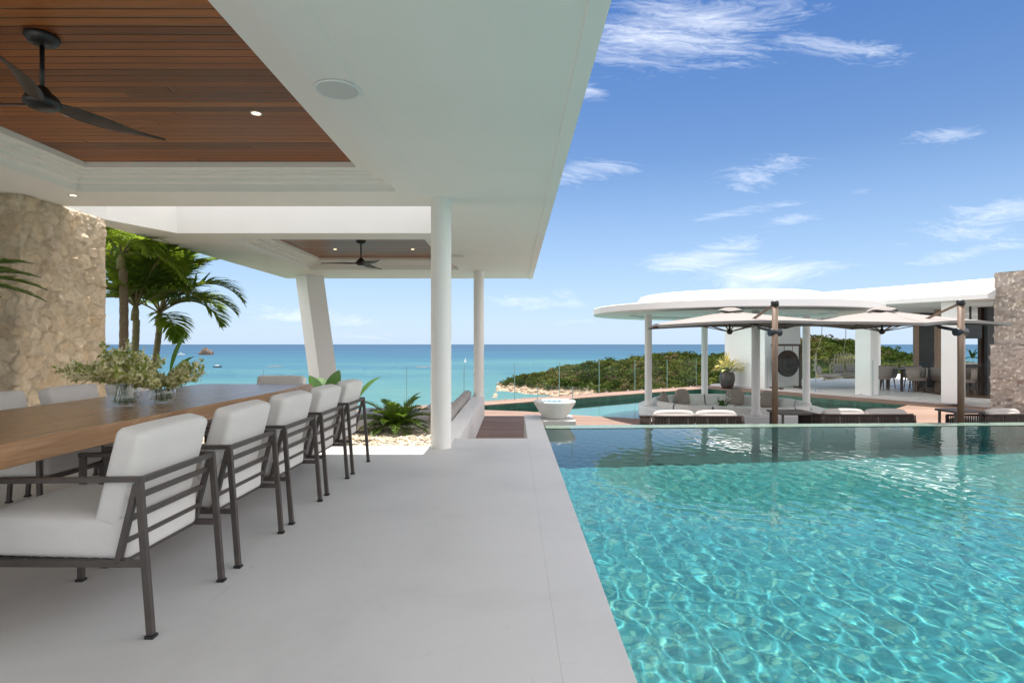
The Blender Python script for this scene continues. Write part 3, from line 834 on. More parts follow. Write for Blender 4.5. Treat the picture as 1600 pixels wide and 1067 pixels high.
def build_pavilion():
    root = empty('dining_pavilion', (-.8, 6.3, 0), 'white open dining pavilion with deep flat roof, timber ceilings and round columns', 'pavilion')
    C1 = (-4.59, -1.24, .70, 5.98); C2 = (-4.40, -1.18, 8.73, 12.26); OP = (-5.25, -.95, 6.62, 8.22)
    xs = [-9.0, -5.55, -5.25, -4.59, -4.40, -1.24, -1.18, -.95, .45]
    ys = [-1.6, .70, 5.98, 6.62, 8.22, 8.73, 12.26, 13.9]
    mask = []
    for j in range(len(ys) - 1):
        row = []
        for i in range(len(xs) - 1):
            x, y = (xs[i] + xs[i + 1]) / 2, (ys[j] + ys[j + 1]) / 2
            f = not any(a < x < b_ and c < y < d for (a, b_, c, d) in (C1, C2, OP))
            if y > 6.62 and x < -5.55: f = False
            row.append(f)
        mask.append(row)
    mb = MB(); mb.slab(xs, ys, mask, CEIL, 3.22)
    mb.build('roof', WHITE, root)
    MB().prism([(-5.25, 7.33), (-4.87, 8.22), (-5.25, 8.22)], CEIL, 3.22).build('beam', WHITE, root)
    tp = MB()
    for (a, b_, c, d) in (C1, C2): tp.b(a - .3, b_ + .3, c - .3, d + .2, 3.221, 3.28)
    tp.build('roof_deck', WHITE2, root)
    lip = MB(); lip.b(.348, .452, -1.6, 13.9, CEIL - .012, CEIL + .1)
    lip.build('drip_edge', WHITE, root)
    gl = MB(); gl.b(-.984, -.976, -1.6, 6.6, CEIL - .004, CEIL); gl.b(-.932, -.926, 6.64, 13.4, CEIL - .004, CEIL)
    gl.build('shadow_gap', WHITE2, root)
    coffer(*C1, root); coffer(*C2, root)
    for (x, y, z0) in ((-.81, 6.33, 0), (-.775, 12.55, -.02)):
        cb = MB(); cb.lathe([(.0, z0), (.117, z0), (.117, z0 + .004), (.113, z0 + .012), (.113, CEIL - .012), (.117, CEIL)], (x, y, 0), 40)
        cb.build('column', WHITE, root)
    # leaning square column at the far left corner
    sc = MB()
    top = [(-5.05, 13.05), (-4.46, 13.25), (-4.46, 13.85), (-5.05, 13.65)]
    sh = (.44, .0)
    top = [(-5.13, 13.35), (-4.78, 13.05), (-4.45, 13.30), (-4.80, 13.62)]
    lo = [(x + .46, y - .05) for x, y in top]
    sc.add([(x, y, DECK) for x, y in lo] + [(x, y, CEIL - .001) for x, y in top], [(i, (i + 1) % 4, 4 + (i + 1) % 4, 4 + i) for i in range(4)] + [(0, 3, 2, 1)])
    sc.build('leaning_column', WHITE2, root)
    return root


build_pavilion()

tag(MB().b(-7.5, -7.25, -1.6, 6.0, 0, CEIL - .002).build('house_wall', WHITE), 'plain white unseen wall added to dim the left side of the dining pavilion', 'wall')  # added out of view to block light coming in from the left

# low wall that carries the columns, between the sunken lounge and the steps
lw = MB(); lw.b(-.93, -.675, 6.96, 13.02, DECK - .1, -.001, .006); lw.b(-.93, -.722, 6.434, 6.958, DECK - .1, -.001, .004)
tag(lw.build('lounge_wall', WHITE2), 'low white rendered wall running between sunken lounge and timber steps', 'wall')


def stone_face(org, u, v, w, h, nrm, rs, amp=.042, size=.135):
    """fitted split stone: a displaced grid with one tone per stone"""
    step = .0125; nu, nv = max(2, int(w / step)) + 1, max(2, int(h / step)) + 1
    U, Vv = np.meshgrid(np.linspace(0, w, nu), np.linspace(0, h, nv))
    cells = []
    gu, gv = int(w / size) + 3, int(h / (size * 1.05)) + 3
    for a in range(-1, gu):
        for b_ in range(-1, gv):
            if rs.rand() < .13: continue
            cells.append(((a + (.5 if b_ % 2 else 0) + rs.uniform(-.42, .42)) * size, (b_ + rs.uniform(-.42, .42)) * size * 1.05))
    cells = np.array(cells)
    P = np.stack([U + .07 * (noise2(U * 11, Vv * 11, 2, 3) - .5), Vv + .07 * (noise2(U * 11 + 50, Vv * 11, 3, 3) - .5)], -1).reshape(-1, 2)
    D = np.sqrt(((P[:, None] - cells[None]) ** 2).sum(-1)); idx = np.argsort(D, 1)[:, :2]
    d1 = np.take_along_axis(D, idx[:, :1], 1)[:, 0]; d2 = np.take_along_axis(D, idx[:, 1:2], 1)[:, 0]; cid = idx[:, 0]
    e = np.clip((d2 - d1) / .024, 0, 1); e = e * e * (3 - 2 * e)
    tilt = rs.uniform(-1, 1, (len(cells), 2)) * .16; lift = rs.uniform(.3, 1, len(cells))
    rel = P - cells[cid]
    dome = np.clip((d2 - d1) / .13, 0, 1) ** .7; hgt = e * (amp * .7 * lift[cid] + (rel * tilt[cid]).sum(1) + amp * .2 * dome) + (noise2(U.reshape(-1) * 18, Vv.reshape(-1) * 18, 6, 5) - .5) * .055 * (.25 + e)
    pal = .6 * np.array([(.59, .49, .36)]) + .42 * np.array([(.55, .455, .325), (.60, .505, .375), (.52, .415, .28), (.57, .47, .335), (.56, .42, .26), (.62, .53, .40), (.54, .46, .35)])
    tone = pal[rs.randint(len(pal), size=len(cells))] * rs.uniform(.85, 1.12, (len(cells), 1))
    col = tone[cid] * e[:, None] + np.array([.52, .445, .34]) * (1 - e[:, None])
    edge = np.minimum(np.minimum(U, w - U), np.minimum(Vv, h - Vv)).reshape(-1)
    hgt = hgt * np.clip(edge / .02, 0, 1)
    org, u, v, nrm = [np.array(a, float) for a in (org, u, v, nrm)]
    V = org + U.reshape(-1, 1) * u + Vv.reshape(-1, 1) * v + hgt[:, None] * nrm
    ii = np.arange(nv - 1)[:, None] * nu + np.arange(nu - 1)[None]
    return V, np.stack([ii, ii + 1, ii + nu + 1, ii + nu], -1).reshape(-1, 4), np.concatenate([col, np.ones((len(col), 1))], 1)


def join_faces(parts):
    o = 0; V, Fc, C = [], [], []
    for v, f, c in parts: V.append(v); Fc.append(f + o); C.append(c); o += len(v)
    return np.concatenate(V), np.concatenate(Fc), np.concatenate(C)


rs0 = np.random.RandomState(3)
parts = [stone_face((-7.6, 6.05, 0), (1, 0, 0), (0, 0, 1), 2.35, CEIL - .001, (0, -1, 0), rs0),
         stone_face((-5.25, 6.05, 0), (0, 1, 0), (0, 0, 1), 1.26, CEIL - .001, (1, 0, 0), rs0),
         stone_face((-5.25, 7.31, -.5), (-1, 0, 0), (0, 0, 1), 2.35, CEIL + .499, (0, 1, 0), rs0)]
parts[2][0][:, 2] = np.minimum(parts[2][0][:, 2], CEIL - .001)
tag(raw_mesh('stone_wall', *join_faces(parts)[:2], STONE, attr=join_faces(parts)[2]), 'tall fitted beige stone wall at the end of the dining pavilion', 'wall')


# ------------------------------------------------------------------ ceiling fans, downlights, speakers
def make_fan():
    root = empty('ceiling_fan', (0, 0, 0))
    z = CEIL + .208
    MB().lathe([(0, z), (.085, z), (.088, z - .015), (.07, z - .045), (.03, z - .06), (0, z - .06)], (0, 0, 0), 24).build('ceiling_rose', BLACK, root)
    MB().tube([(0, 0, z - .05), (0, 0, z - .32)], .0125, 12).build('rod', BLACK, root)
    MB().lathe([(0, z - .30), (.03, z - .305), (.045, z - .33), (.075, z - .355), (.09, z - .38), (.09, z - .405), (.06, z - .43), (0, z - .435)], (0, 0, 0), 28).build('motor_housing', BLACK, root)
    for k in range(3):
        a = R(120 * k); mb = MB(); n = 14; vs = []; fs = []
        M = rotz(a)
        for i in range(n):
            s = i / (n - 1); r = .07 + .60 * s
            w = .036 + .024 * math.sin(math.pi * min(1, s * 1.25) ** .8) - .028 * s ** 2; w *= (1 if s < .93 else .82 if s < .98 else .5)
            tw = -R(24 - 10 * s); sweep = .05 * math.sin(s * 2.6) - .01
            for (o, tz) in ((-1, -.004), (-.4, .006), (.4, .008), (1, -.002), (.4, -.006), (-.4, -.008)):
                vs.append(M @ Vector((r, sweep + o * w * math.cos(tw), z - .395 + o * w * math.sin(tw) + tz - .02 * s)))
        for i in range(n - 1):
            fs += [(i * 6 + k2, i * 6 + (k2 + 1) % 6, (i + 1) * 6 + (k2 + 1) % 6, (i + 1) * 6 + k2) for k2 in range(6)]
        fs += [tuple(range(6)), tuple(reversed([(n - 1) * 6 + q for q in range(6)]))]
        mb.add(vs, fs, True); mb.build('blade', FANWOOD, root)
    return root


fan = make_fan(); fan.location = (-2.77, 3.34, 0); fan.rotation_euler.z = R(53)
tag(fan, 'dark three-blade ceiling fan hanging over the dining table', 'ceiling fan', 'ceiling fans on the timber ceilings')
fan2 = copy_tree(fan); fan2.location = (-2.68, 9.97, 0); fan2.rotation_euler.z = R(70)
tag(fan2, 'dark three-blade ceiling fan hanging over the sunken lounge', 'ceiling fan', 'ceiling fans on the timber ceilings')


def make_downlight():
    root = empty('downlight', (0, 0, 0))
    MB().lathe([(.032, -.001), (.034, -.006), (.046, -.005), (.048, 0)], (0, 0, 0), 24).build('trim_ring', CONCRETE, root)
    MB().lathe([(0, -.003), (.033, -.003)], (0, 0, 0), 24).build('lamp', LAMP, root)
    return root


dl = make_downlight()
spots = [((-2.02, 4.46, CEIL + .208), 'lit round downlight in the timber ceiling right of the near fan'),
         ((-3.51, 4.50, CEIL + .208), 'lit round downlight in the timber ceiling behind a near fan blade'),
         ((-3.41, 10.85, CEIL + .208), 'lit round downlight in the far timber ceiling left of the fan'),
         ((-1.93, 10.85, CEIL + .208), 'lit round downlight in the far timber ceiling right of the fan'),
         ((-4.74, 6.12, CEIL), 'small round downlight in the white soffit beside the stone wall')]
for i, (p, lb) in enumerate(spots):
    o = dl if i == 0 else copy_tree(dl); o.location = p; tag(o, lb, 'downlight', 'ceiling downlights')


def make_speaker():
    root = empty('ceiling_speaker', (0, 0, 0))
    MB().lathe([(.128, -.001), (.13, -.007), (.142, -.006), (.145, 0)], (0, 0, 0), 40).build('rim', WHITE2, root)
    MB().lathe([(0, -.006), (.06, -.006), (.129, -.004)], (0, 0, 0), 40).build('grille', GRILLE, root)
    return root


GRILLE = pm('speaker_mesh', (.66, .66, .645), .7, .05, 400, .5, 700)
sp1 = make_speaker(); sp1.location = (-1.11, 3.58, CEIL - .004); tag(sp1, 'large round white speaker grille in the near soffit', 'speaker', 'round soffit speakers')
sp2 = copy_tree(sp1); sp2.location = (-1.02, 10.3, CEIL - .004); tag(sp2, 'round white speaker grille in the far soffit past the column', 'speaker', 'round soffit speakers')


# ------------------------------------------------------------------ dining table and chairs
def build_table():
    root = empty('dining_table', (-2.5, 3.7, 0), 'long dining table with a thick live-edge oak slab top', 'table')
    n = 60; mb = MB(); top = []; rr = random.Random(4)
    ys = [1.85 + 3.72 * i / n for i in range(n + 1)]
    wob = lambda y, p: .018 * math.sin(y * 1.7 + p) + .008 * math.sin(y * 4.3 + 2 * p)
    right = [(-1.955 + wob(y, .3), y) for y in ys]; left = [(-3.06 + wob(y, 2.1), y) for y in ys]
    prof = [(0, .665), (.022, .672), (.0, .70), (-.006, .745), (-.016, .76)]
    cols = []
    for i in range(n + 1):
        ring = [(right[i][0] + o, right[i][1], z) for o, z in prof] + [(left[i][0] - o, left[i][1], z) for o, z in reversed(prof)]
        cols.append(ring)
    m = len(cols[0]); vs = [p for r in cols for p in r]; fs = []
    for i in range(n):
        for k in range(m):
            fs.append((i * m + k, (i + 1) * m + k, (i + 1) * m + (k + 1) % m, i * m + (k + 1) % m))
    fs += [tuple(range(m)), tuple(reversed([n * m + k for k in range(m)]))]
    mb.add(vs, fs); mb.build('tabletop', OAK, root)
    for y in (1.98, 5.15):
        lb = MB(); lb.b(-2.95, -2.87, y - .05, y + .05, 0, .655); lb.b(-2.13, -2.05, y - .05, y + .05, 0, .655); lb.b(-2.868, -2.132, y - .045, y + .045, .57, .654); lb.b(-2.868, -2.132, y - .045, y + .045, 0, .05)
        lb.build('trestle', METAL, root)
    return root


build_table()


def make_chair():
    """origin on the floor under the seat, front towards -x"""
    root = empty('dining_chair', (0, 0, 0)); w = .265; t = .026
    for sgn in (-1, 1):
        y = sgn * w
        MB().beam((.30, y, .012), (.253, y, .625), .027, .022, (0, 1, 0), .002).build('leg', METAL, root)
        MB().beam((-.385, y, .012), (-.375, y, .60), .027, .022, (0, 1, 0), .002).build('leg', METAL, root)
        MB().box((.3005, y, .006), (.034, .034, .012)).build('foot_cap', BLACK, root)
        MB().box((-.3855, y, .006), (.034, .034, .012)).build('foot_cap', BLACK, root)
        MB().beam((-.392, y, .611), (.262, y, .621), .028, .020, (0, 0, 1), .002).build('armrest', METAL, root)
    fr = MB()
    for sgn in (-1, 1):
        y = sgn * w
        fr.beam((-.40, y - sgn * .001, .29), (.270, y - sgn * .001, .29), .022, .026, (0, 0, 1), .002)
        fr.beam((.243, y - sgn * .002, .60), (.168, y - sgn * .002, .29), .022, .024, (0, 1, 0), .002)
    for (z, x) in ((.29, .17), (.375, .19), (.463, .211), (.547, .233)):
        fr.beam((x, -w + .013, z), (x, w - .013, z), .018, .020)
    fr.beam((.252, -w, .614), (.252, w, .614), .022, .022); fr.beam((-.39, -w + .013, .29), (-.39, w - .013, .29), .024, .024)
    fr.build('frame', METAL, root)
    sl = MB()
    for k in range(11):
        x = -.34 + k * .048; sl.b(x, x + .026, -w + .014, w - .014, .292, .302)
    sl.build('seat_slats', METAL, root)
    sc = MB().cushion((-.105, 0, .386), (.60, .495, .172), .024, .012, Matrix.Rotation(R(1.5), 3, 'Y'), 12).build('seat_cushion', FABRIC, root)
    # seam round the boxed edge
    for y in (-.2455, .2455):   # boxed-edge seams
        MB().tube([(-.395, y * 1.018, .398), (-.06, y * 1.022, .390), (.18, y * 1.018, .383)], .0022, 5).build('seam', FABRIC, sc)
    lean = Matrix.Rotation(R(15), 3, 'Y')
    MB().cushion((.162, 0, .612), (.112, .495, .40), .028, .007, lean, 12).build('back_cushion', FABRIC, root)
    return root


ch = make_chair()
GC = 'white cushioned dining chairs round the table'
rl = ['white cushioned dining chair closest to the pool end of the near table side, whole seat showing',
      'second white dining chair from the camera along the pool side of the table',
      'middle white dining chair of the five along the pool side of the table',
      'fourth white dining chair from the camera along the pool side of the table',
      'white dining chair beside the gravel bed, last of the pool-side row']
rl[0] = 'large white dining chair in front, seat cushion and armrest in full view'
ll = ['white dining chair on the stone-wall side, cut off by the left edge of the photo',
      'white dining chair against the stone wall whose whole back rises behind the slab table',
      'white dining chair on the stone-wall side half hidden behind the flower vases']
k = 0
for i in range(5):
    o = ch if k == 0 else copy_tree(ch); k += 1
    o.location = (-1.72 + random.uniform(-.006, .006), 2.50 + .70 * i, 0); o.rotation_euler.z = R(random.uniform(-.6, .6)); tag(o, rl[i], 'chair', GC)
for i in range(3):
    o = copy_tree(ch); o.location = (-3.37, 3.86 + .70 * i, 0); o.rotation_euler.z = R(180 + random.uniform(-1, 1)); tag(o, ll[i], 'chair', GC)
o = copy_tree(ch); o.location = (-2.47, 5.83, 0); o.rotation_euler.z = R(90); tag(o, 'single white dining chair at the far head of the table', 'chair', GC)
for o in list(bpy.data.objects):      # nobody leaves cushions perfectly straight
    if o.name.startswith('back_cushion') and o.parent and o.parent.name.startswith('dining_chair'):
        o.rotation_euler = (R(random.uniform(-.9, .9)), R(random.uniform(-.6, .5)), R(random.uniform(-1.6, 1.6))); o.location = (0, random.uniform(-.008, .008), random.uniform(-.006, .004))


# ------------------------------------------------------------------ plants
def ribbon(mb, pts, widths, up, fold=0.0):
    """leaf blade along pts with a folded midrib"""
    pts = [Vector(p) for p in pts]; n = len(pts); vs = []; fs = []
    for i, p in enumerate(pts):
        t = (pts[min(i + 1, n - 1)] - pts[max(i - 1, 0)]).normalized(); s = t.cross(Vector(up))
        s = s.normalized() if s.length > 1e-4 else Vector((1, 0, 0)); nrm = s.cross(t)
        vs += [p - s * widths[i] + nrm * fold * widths[i], p, p + s * widths[i] + nrm * fold * widths[i]]
    for i in range(n - 1):
        a = i * 3; fs += [(a, a + 1, a + 4, a + 3), (a + 1, a + 2, a + 5, a + 4)]
    mb.add(vs, fs, True)


def frond(mb, rach, base, az, el, L, droop, leaflet, nl, rng, wid=.016, hang=.45, start=.16, width_k=1.0):
    """pinnate frond: arching midrib, leaflets both sides"""
    d = Vector((math.cos(az) * math.cos(el), math.sin(az) * math.cos(el), math.sin(el)))
    n = 16; pts = [Vector(base)]; dirs = [d.copy()]
    for i in range(n):
        s = i / n
        d = (d + Vector((0, 0, -droop * (.35 + 1.3 * s) / n))).normalized(); pts.append(pts[-1] + d * L / n); dirs.append(d.copy())
    rach.tube(pts, [.011 * L * (1 - .8 * i / n) + .002 for i in range(n + 1)], 5)
    for j in range(nl):
        s = start + (1 - start) * (j + .5) / nl; f = s * n; i0 = min(int(f), n - 1); q = pts[i0].lerp(pts[i0 + 1], f - i0); t = dirs[i0]
        side = t.cross(Vector((0, 0, 1))); side = side.normalized() if side.length > 1e-3 else Vector((1, 0, 0)); upn = side.cross(t)
        ll_ = leaflet * (math.sin(math.pi * min(1, .18 + s * .86)) ** .7) * rng.uniform(.88, 1.08)
        for sg in (-1, 1):
            a = R(58 - 30 * s) + rng.uniform(-.10, .10)
            ld = (t * math.cos(a) + side * sg * math.sin(a) + upn * rng.uniform(.05, .35)).normalized()
            lp = [q.copy()]; m = 4
            for k2 in range(m):
                ld = (ld + Vector((0, 0, -hang * (.3 + k2 * .35) / m * rng.uniform(.7, 1.3)))).normalized(); lp.append(lp[-1] + ld * ll_ / m)
            ribbon(mb, lp, [wid * .5, wid * width_k, wid * .9, wid * .6, .001], upn, .35)


def palm(base, top, r0, r1, fronds, label, seed, trunk_mat):
    rng = random.Random(seed)
    root = empty('palm_tree', base, label, 'palm tree', 'palms behind the stone wall')
    b, t = Vector(base), Vector(top); n = 26; pts = []; rad = []
    for i in range(n + 1):
        s = i / n; p = b.lerp(t, s) + Vector((.05 * math.sin(s * 2.5), 0, 0)); pts.append(p)
        rad.append((r0 + (r1 - r0) * s) * (1.0 + (.05 if i % 2 else -.03)))
    MB().tube(pts, rad, 14).build('trunk', trunk_mat, root)
    cs = t + (t - b).normalized() * .28
    MB().tube([t - Vector((0, 0, .02)), t + (cs - t) * .5, cs], [r1 * 1.15, r1 * 1.1, r1 * .5], 12).build('crownshaft', TRUNK_G, root)
    mb, ra = MB(), MB()
    for (az, el, L, dr, lf) in fronds:
        frond(mb, ra, cs - (cs - t) * .25, R(az), R(el), L, dr, lf * 1.12, 46, rng, .020, .72)
    c = mb.build('crown', LEAF_PALM, root); ra.build('frond_stalks', TRUNK_G, root)
    return root


# fronds: azimuth (0 = right, 90 = away), elevation, length, droop, leaflet length
GZ = -.12
palm((-6.3, 9.1, GZ), (-6.28, 9.1, 2.35), .066, .06, [(20, 50, 1.5, 1.3, .48), (150, 40, 1.5, 1.6, .48), (250, 55, 1.4, 1.4, .45), (320, 30, 1.5, 1.8, .5), (80, 60, 1.5, 1.2, .45), (200, 25, 1.3, 2, .45), (0, 15, 1.3, 2.0, .45), (290, 70, 1.4, 1.0, .45)],
     'tallest palm with a brown ringed trunk closest to the stone wall', 1, TRUNK)
palm((-6.54, 9.6, GZ), (-6.40, 9.6, 1.56), .062, .052, [(75, 70, 1.75, .8, .52), (140, 66, 1.65, .9, .5), (20, 68, 1.8, 1.1, .52), (335, 60, 1.65, 1.3, .5), (255, 64, 1.5, 1.1, .5), (200, 45, 1.2, 1.6, .42), (300, 76, 1.65, .7, .5), (5, 38, 1.3, 1.7, .48), (180, 70, 1.6, .9, .48), (265, 40, 1.3, 1.8, .46), (310, 66, 1.7, 1.1, .5), (50, 76, 1.85, .8, .5), (350, 78, 1.8, .8, .5), (120, 76, 1.8, .8, .5)],
     'slim middle palm with a green stem and upright fronds', 2, TRUNK_G)
palm((-6.64, 10.2, GZ), (-6.38, 10.2, 1.50), .058, .05, [(5, 52, 1.85, 2.5, .52), (350, 34, 1.55, 2.4, .5), (35, 66, 1.6, 1.5, .5), (318, 0, 1.15, 1.7, .42), (5, 72, 1.75, 1.2, .48), (140, 55, 1.4, 1.4, .48), (220, 35, 1.3, 1.6, .45), (95, 74, 1.6, .9, .48), (290, 55, 1.4, 1.2, .48), (60, 40, 1.4, 1.9, .46), (330, 60, 1.7, 1.8, .5), (20, 40, 1.5, 2.1, .5), (270, 45, 1.3, 1.8, .46), (350, 70, 1.5, 1.2, .48), (180, 66, 1.5, 1.0, .48)],
     'leaning slim palm whose long fronds arch out to the right over the sea', 3, TRUNK_G)


def broad_leaf(mb, base, az, el, L, Wd, droop=.8):
    d = Vector((math.cos(az) * math.cos(el), math.sin(az) * math.cos(el), math.sin(el))); pts = [Vector(base)]; n = 10
    for i in range(n):
        d = (d + Vector((0, 0, -droop / n * (.2 + 1.6 * i / n)))).normalized(); pts.append(pts[-1] + d * L / n)
    up = Vector((-math.cos(az) * .4, -math.sin(az) * .4, 1)).normalized()
    ribbon(mb, pts, [Wd * (.06 if i < 2 else math.sin(math.pi * min(1, (i - 1.2) / (n - 1.15))) ** .75 if i < n else .01) + .002 for i in range(n + 1)], up, .28)


def leafy_plant(loc, leaves, label, group):
    root = empty('broadleaf_plant', loc, label, 'plant', group); mb, sb = MB(), MB()
    for (az, el, L, Wd, hgt, dr) in leaves:
        b = Vector(loc) + Vector((math.cos(R(az)) * .06, math.sin(R(az)) * .06, hgt))
        sb.tube([Vector(loc), Vector(loc) + Vector((math.cos(R(az)) * .02, math.sin(R(az)) * .02, hgt * .6)), b], [.014, .012, .008], 6)
        broad_leaf(mb, b, R(az), R(el), L, Wd, dr)
    mb.build('leaves', LEAF_BIG, root); sb.build('stems', TRUNK_G, root)


GB = 'broad-leaved plants in the gravel bed'
leafy_plant((-5.05, 8.2, GZ), [(10, 74, .75, .085, .75, .5), (60, 60, .6, .085, .65, .9), (150, 55, .6, .08, .55, .9), (260, 50, .55, .08, .6, 1.0)], 'banana-like plant with one upright dark leaf behind the vases', GB)
leafy_plant((-2.25, 6.80, -.03), [(15, 50, .46, .11, .42, .9), (120, 60, .46, .11, .42, .8), (350, 50, .46, .10, .36, .9), (70, 72, .5, .11, .40, .6), (150, 66, .46, .10, .40, .5)], 'glossy broad-leaved plant poking up past the table end', GB)
leafy_plant((-2.03, 7.05, -.03), [(35, 52, .48, .085, .44, .6), (170, 60, .42, .08, .36, .8), (280, 45, .40, .075, .34, .9), (100, 60, .4, .07, .3, .8)], 'glossy broad-leaved plant rising behind the last dining chair', GB)


def cycad(loc, n, L, label, seed):
    rng = random.Random(seed); root = empty('sago_palm', loc, label, 'plant', 'sago palms in the gravel bed'); mb, ra = MB(), MB()
    l = Vector(loc)
    MB().lathe([(.0, 0), (.07, 0), (.08, .03), (.06, .08), (.03, .10), (0, .11)], loc, 14).build('trunk', TRUNK, root)
    for i in range(n):
        az = 2.399 * i; el = R(66 - 62 * (i / n) ** .7)
        frond(mb, ra, l + Vector((0, 0, .08)), az, el, L * rng.uniform(.85, 1.1), 1.0, .15, 34, rng, .0085, .15, .12)
    mb.build('crown', LEAF_CYCAD, root); ra.build('frond_stalks', TRUNK_G, root)


cycad((-1.62, 7.80, -.05), 34, .58, 'sago palm with arching green fronds in front of the column', 5)
cycad((-2.75, 7.95, -.05), 24, .46, 'smaller sago palm seen between the chair legs', 6)

# fern hanging into the picture at the far left, in front of the stone wall
fr_root = empty('fern', (-4.72, 4.55, 1.72), 'soft green fern fronds reaching in at the left edge', 'fern')
mb, ra = MB(), MB(); rng = random.Random(9)
for (az, el, L) in ((2, 8, .98), (-6, 14, .95), (10, 2, .90), (-14, 2, .85), (16, 16, .8), (4, 22, .85), (40, 30, .6), (-35, 25, .6), (120, 40, .6), (200, 30, .6), (260, 30, .6)):
    frond(mb, ra, (-4.72, 4.55, 1.66), R(az), R(el), L, .55, .15, 56, rng, .011, .3, .1)
mb.build('fronds', LEAF_FERN, fr_root); ra.build('frond_stalks', STEM, fr_root)
ps = MB(); ps.lathe([(0, 1.45), (.13, 1.45), (.17, 1.70), (.155, 1.70), (.12, 1.5), (0, 1.5)], (-4.72, 4.55, 0), 24)
ps.build('pot', POT, fr_root)
pl = MB(); pl.lathe([(0, 0), (.16, 0), (.16, .03), (.03, .05), (.03, 1.40), (.14, 1.43), (.14, 1.449), (0, 1.449)], (-4.72, 4.55, 0), 24)
tag(pl.build('plant_stand', BLACK), 'slim black plant stand under the fern at the left edge', 'plant stand')

# gravel bed
sb = MB(); sb.b(-9, -.935, 6.436, 8.3, -.55, -.06); sb.b(-9, -5.0, 8.301, 11.2, -.55, -.14)
tag(sb.build('garden_soil', SOIL), kind='structure')


def pebbles():
    rs = np.random.RandomState(12); P, Sz, T = [], [], []
    pal = [(.62, .55, .43), (.70, .64, .54), (.55, .46, .34), (.74, .70, .62), (.48, .40, .31), (.66, .56, .44)]
    for _ in range(7000):
        x = rs.uniform(-3.6, -.95); y = rs.uniform(6.45, 8.2); s = rs.uniform(.011, .026)
        P.append((x, y, -.06 + rs.uniform(0, .022))); Sz.append(s); T.append(np.array(pal[rs.randint(6)]) * rs.uniform(.85, 1.1))
    for _ in range(5000):
        x = rs.uniform(-8, -3.6); y = rs.uniform(6.45, 8.2); P.append((x, y, -.055)); Sz.append(rs.uniform(.016, .035)); T.append(np.array(pal[rs.randint(6)]))
    bm = bmesh.new(); bmesh.ops.create_icosphere(bm, subdivisions=1, radius=1)
    V = np.array([v.co for v in bm.verts]) * np.array([1.15, .9, .6]); Fc = np.array([[v.index for v in f.verts] for f in bm.faces]); bm.free()
    o = scatter_masses('gravel', np.array(P), Sz, T, PEBBLE, [(V, Fc)], rs)
    tag(o, 'pale cream pebble gravel covering the planting bed', 'gravel', kind='stuff')


PEBBLE = attr_mat('pebble', .8, .1, 60)
pebbles()


# ------------------------------------------------------------------ vases on the table
def vase(loc, rad, h, prof, stems, label, seed):
    rng = random.Random(seed); root = empty('flower_vase', loc, label, 'vase', 'glass vases of cream flowers on the table'); l = Vector(loc)
    outer = [(r * rad, z * h) for r, z in prof]; inner = [(max(r * rad - .004, .002), z * h) for r, z in reversed(prof[1:])] + [(0.002, .006)]
    MB().lathe([(0, 0.0005)] + outer + inner, loc, 32).build('glass', VASE_GLASS, root)
    wl = [p for p in prof if p[1] < .52]
    MB().lathe([(0, .008)] + [(r * rad - .006, z * h + .006) for r, z in wl] + [(0, wl[-1][1] * h + .006)], loc, 28).build('water', VASE_WATER, root)
    sm, lv, fl = MB(), MB(), MB()
    for (az, el, L) in stems:
        a = R(az + rng.uniform(-10, 10)); e = R(el + rng.uniform(-5, 5)); fo_ = rad * rng.uniform(.2, .8); fa_ = a + rng.uniform(-1.6, 1.6); foot = l + Vector((math.cos(fa_) * fo_, math.sin(fa_) * fo_, rng.uniform(.012, .03)))
        mouth = l + Vector((math.cos(a) * rad * .55 * math.cos(e), math.sin(a) * rad * .55 * math.cos(e), h * .98))
        d = Vector((math.cos(a) * math.cos(e), math.sin(a) * math.cos(e), math.sin(e))); pts = [foot, mouth]
        n = 9
        for i in range(n):
            d = (d + Vector((rng.uniform(-.08, .08), rng.uniform(-.08, .08), rng.uniform(-.10, .05)))).normalized(); pts.append(pts[-1] + d * L / n)
        sm.tube(pts, [.0021] * 2 + [.0025 - .0016 * i / n for i in range(n)], 5)
        for i in range(2, len(pts) - 1):
            for _ in range(15):
                q = pts[i].lerp(pts[i + 1], rng.random()); dd = Vector((rng.gauss(0, 1), rng.gauss(0, 1), rng.gauss(0, 1))).normalized()
                f = i / len(pts)
                if rng.random() < .26:
                    b2 = q + dd * rng.uniform(.006, .02); ln = rng.uniform(.02, .042)
                    ribbon(lv, [q, b2, b2 + dd * ln * .5, b2 + dd * ln], [.001, .006, .009, .001], Vector((rng.gauss(0, 1), rng.gauss(0, 1), 1)), .3)
                else:
                    c = q + dd * rng.uniform(.008, .034); s = rng.uniform(.010, .017) * (1.15 - .5 * f); k0 = rng.random() * 6
                    u = dd.orthogonal().normalized(); w2 = dd.cross(u)
                    for k2 in range(5):
                        an = k0 + k2 * 1.2566; rd = u * math.cos(an) + w2 * math.sin(an); td = dd.cross(rd)
                        fl.add([c, c + rd * s * .6 + td * s * .38 + dd * s * .25, c + rd * s * 1.15 + dd * s * .45, c + rd * s * .6 - td * s * .38 + dd * s * .25], [(0, 1, 2, 3)])
    sm.build('stems', STEM, root); lv.build('leaves', LEAF_VASE, root); fl.build('flowers', PETAL, root)


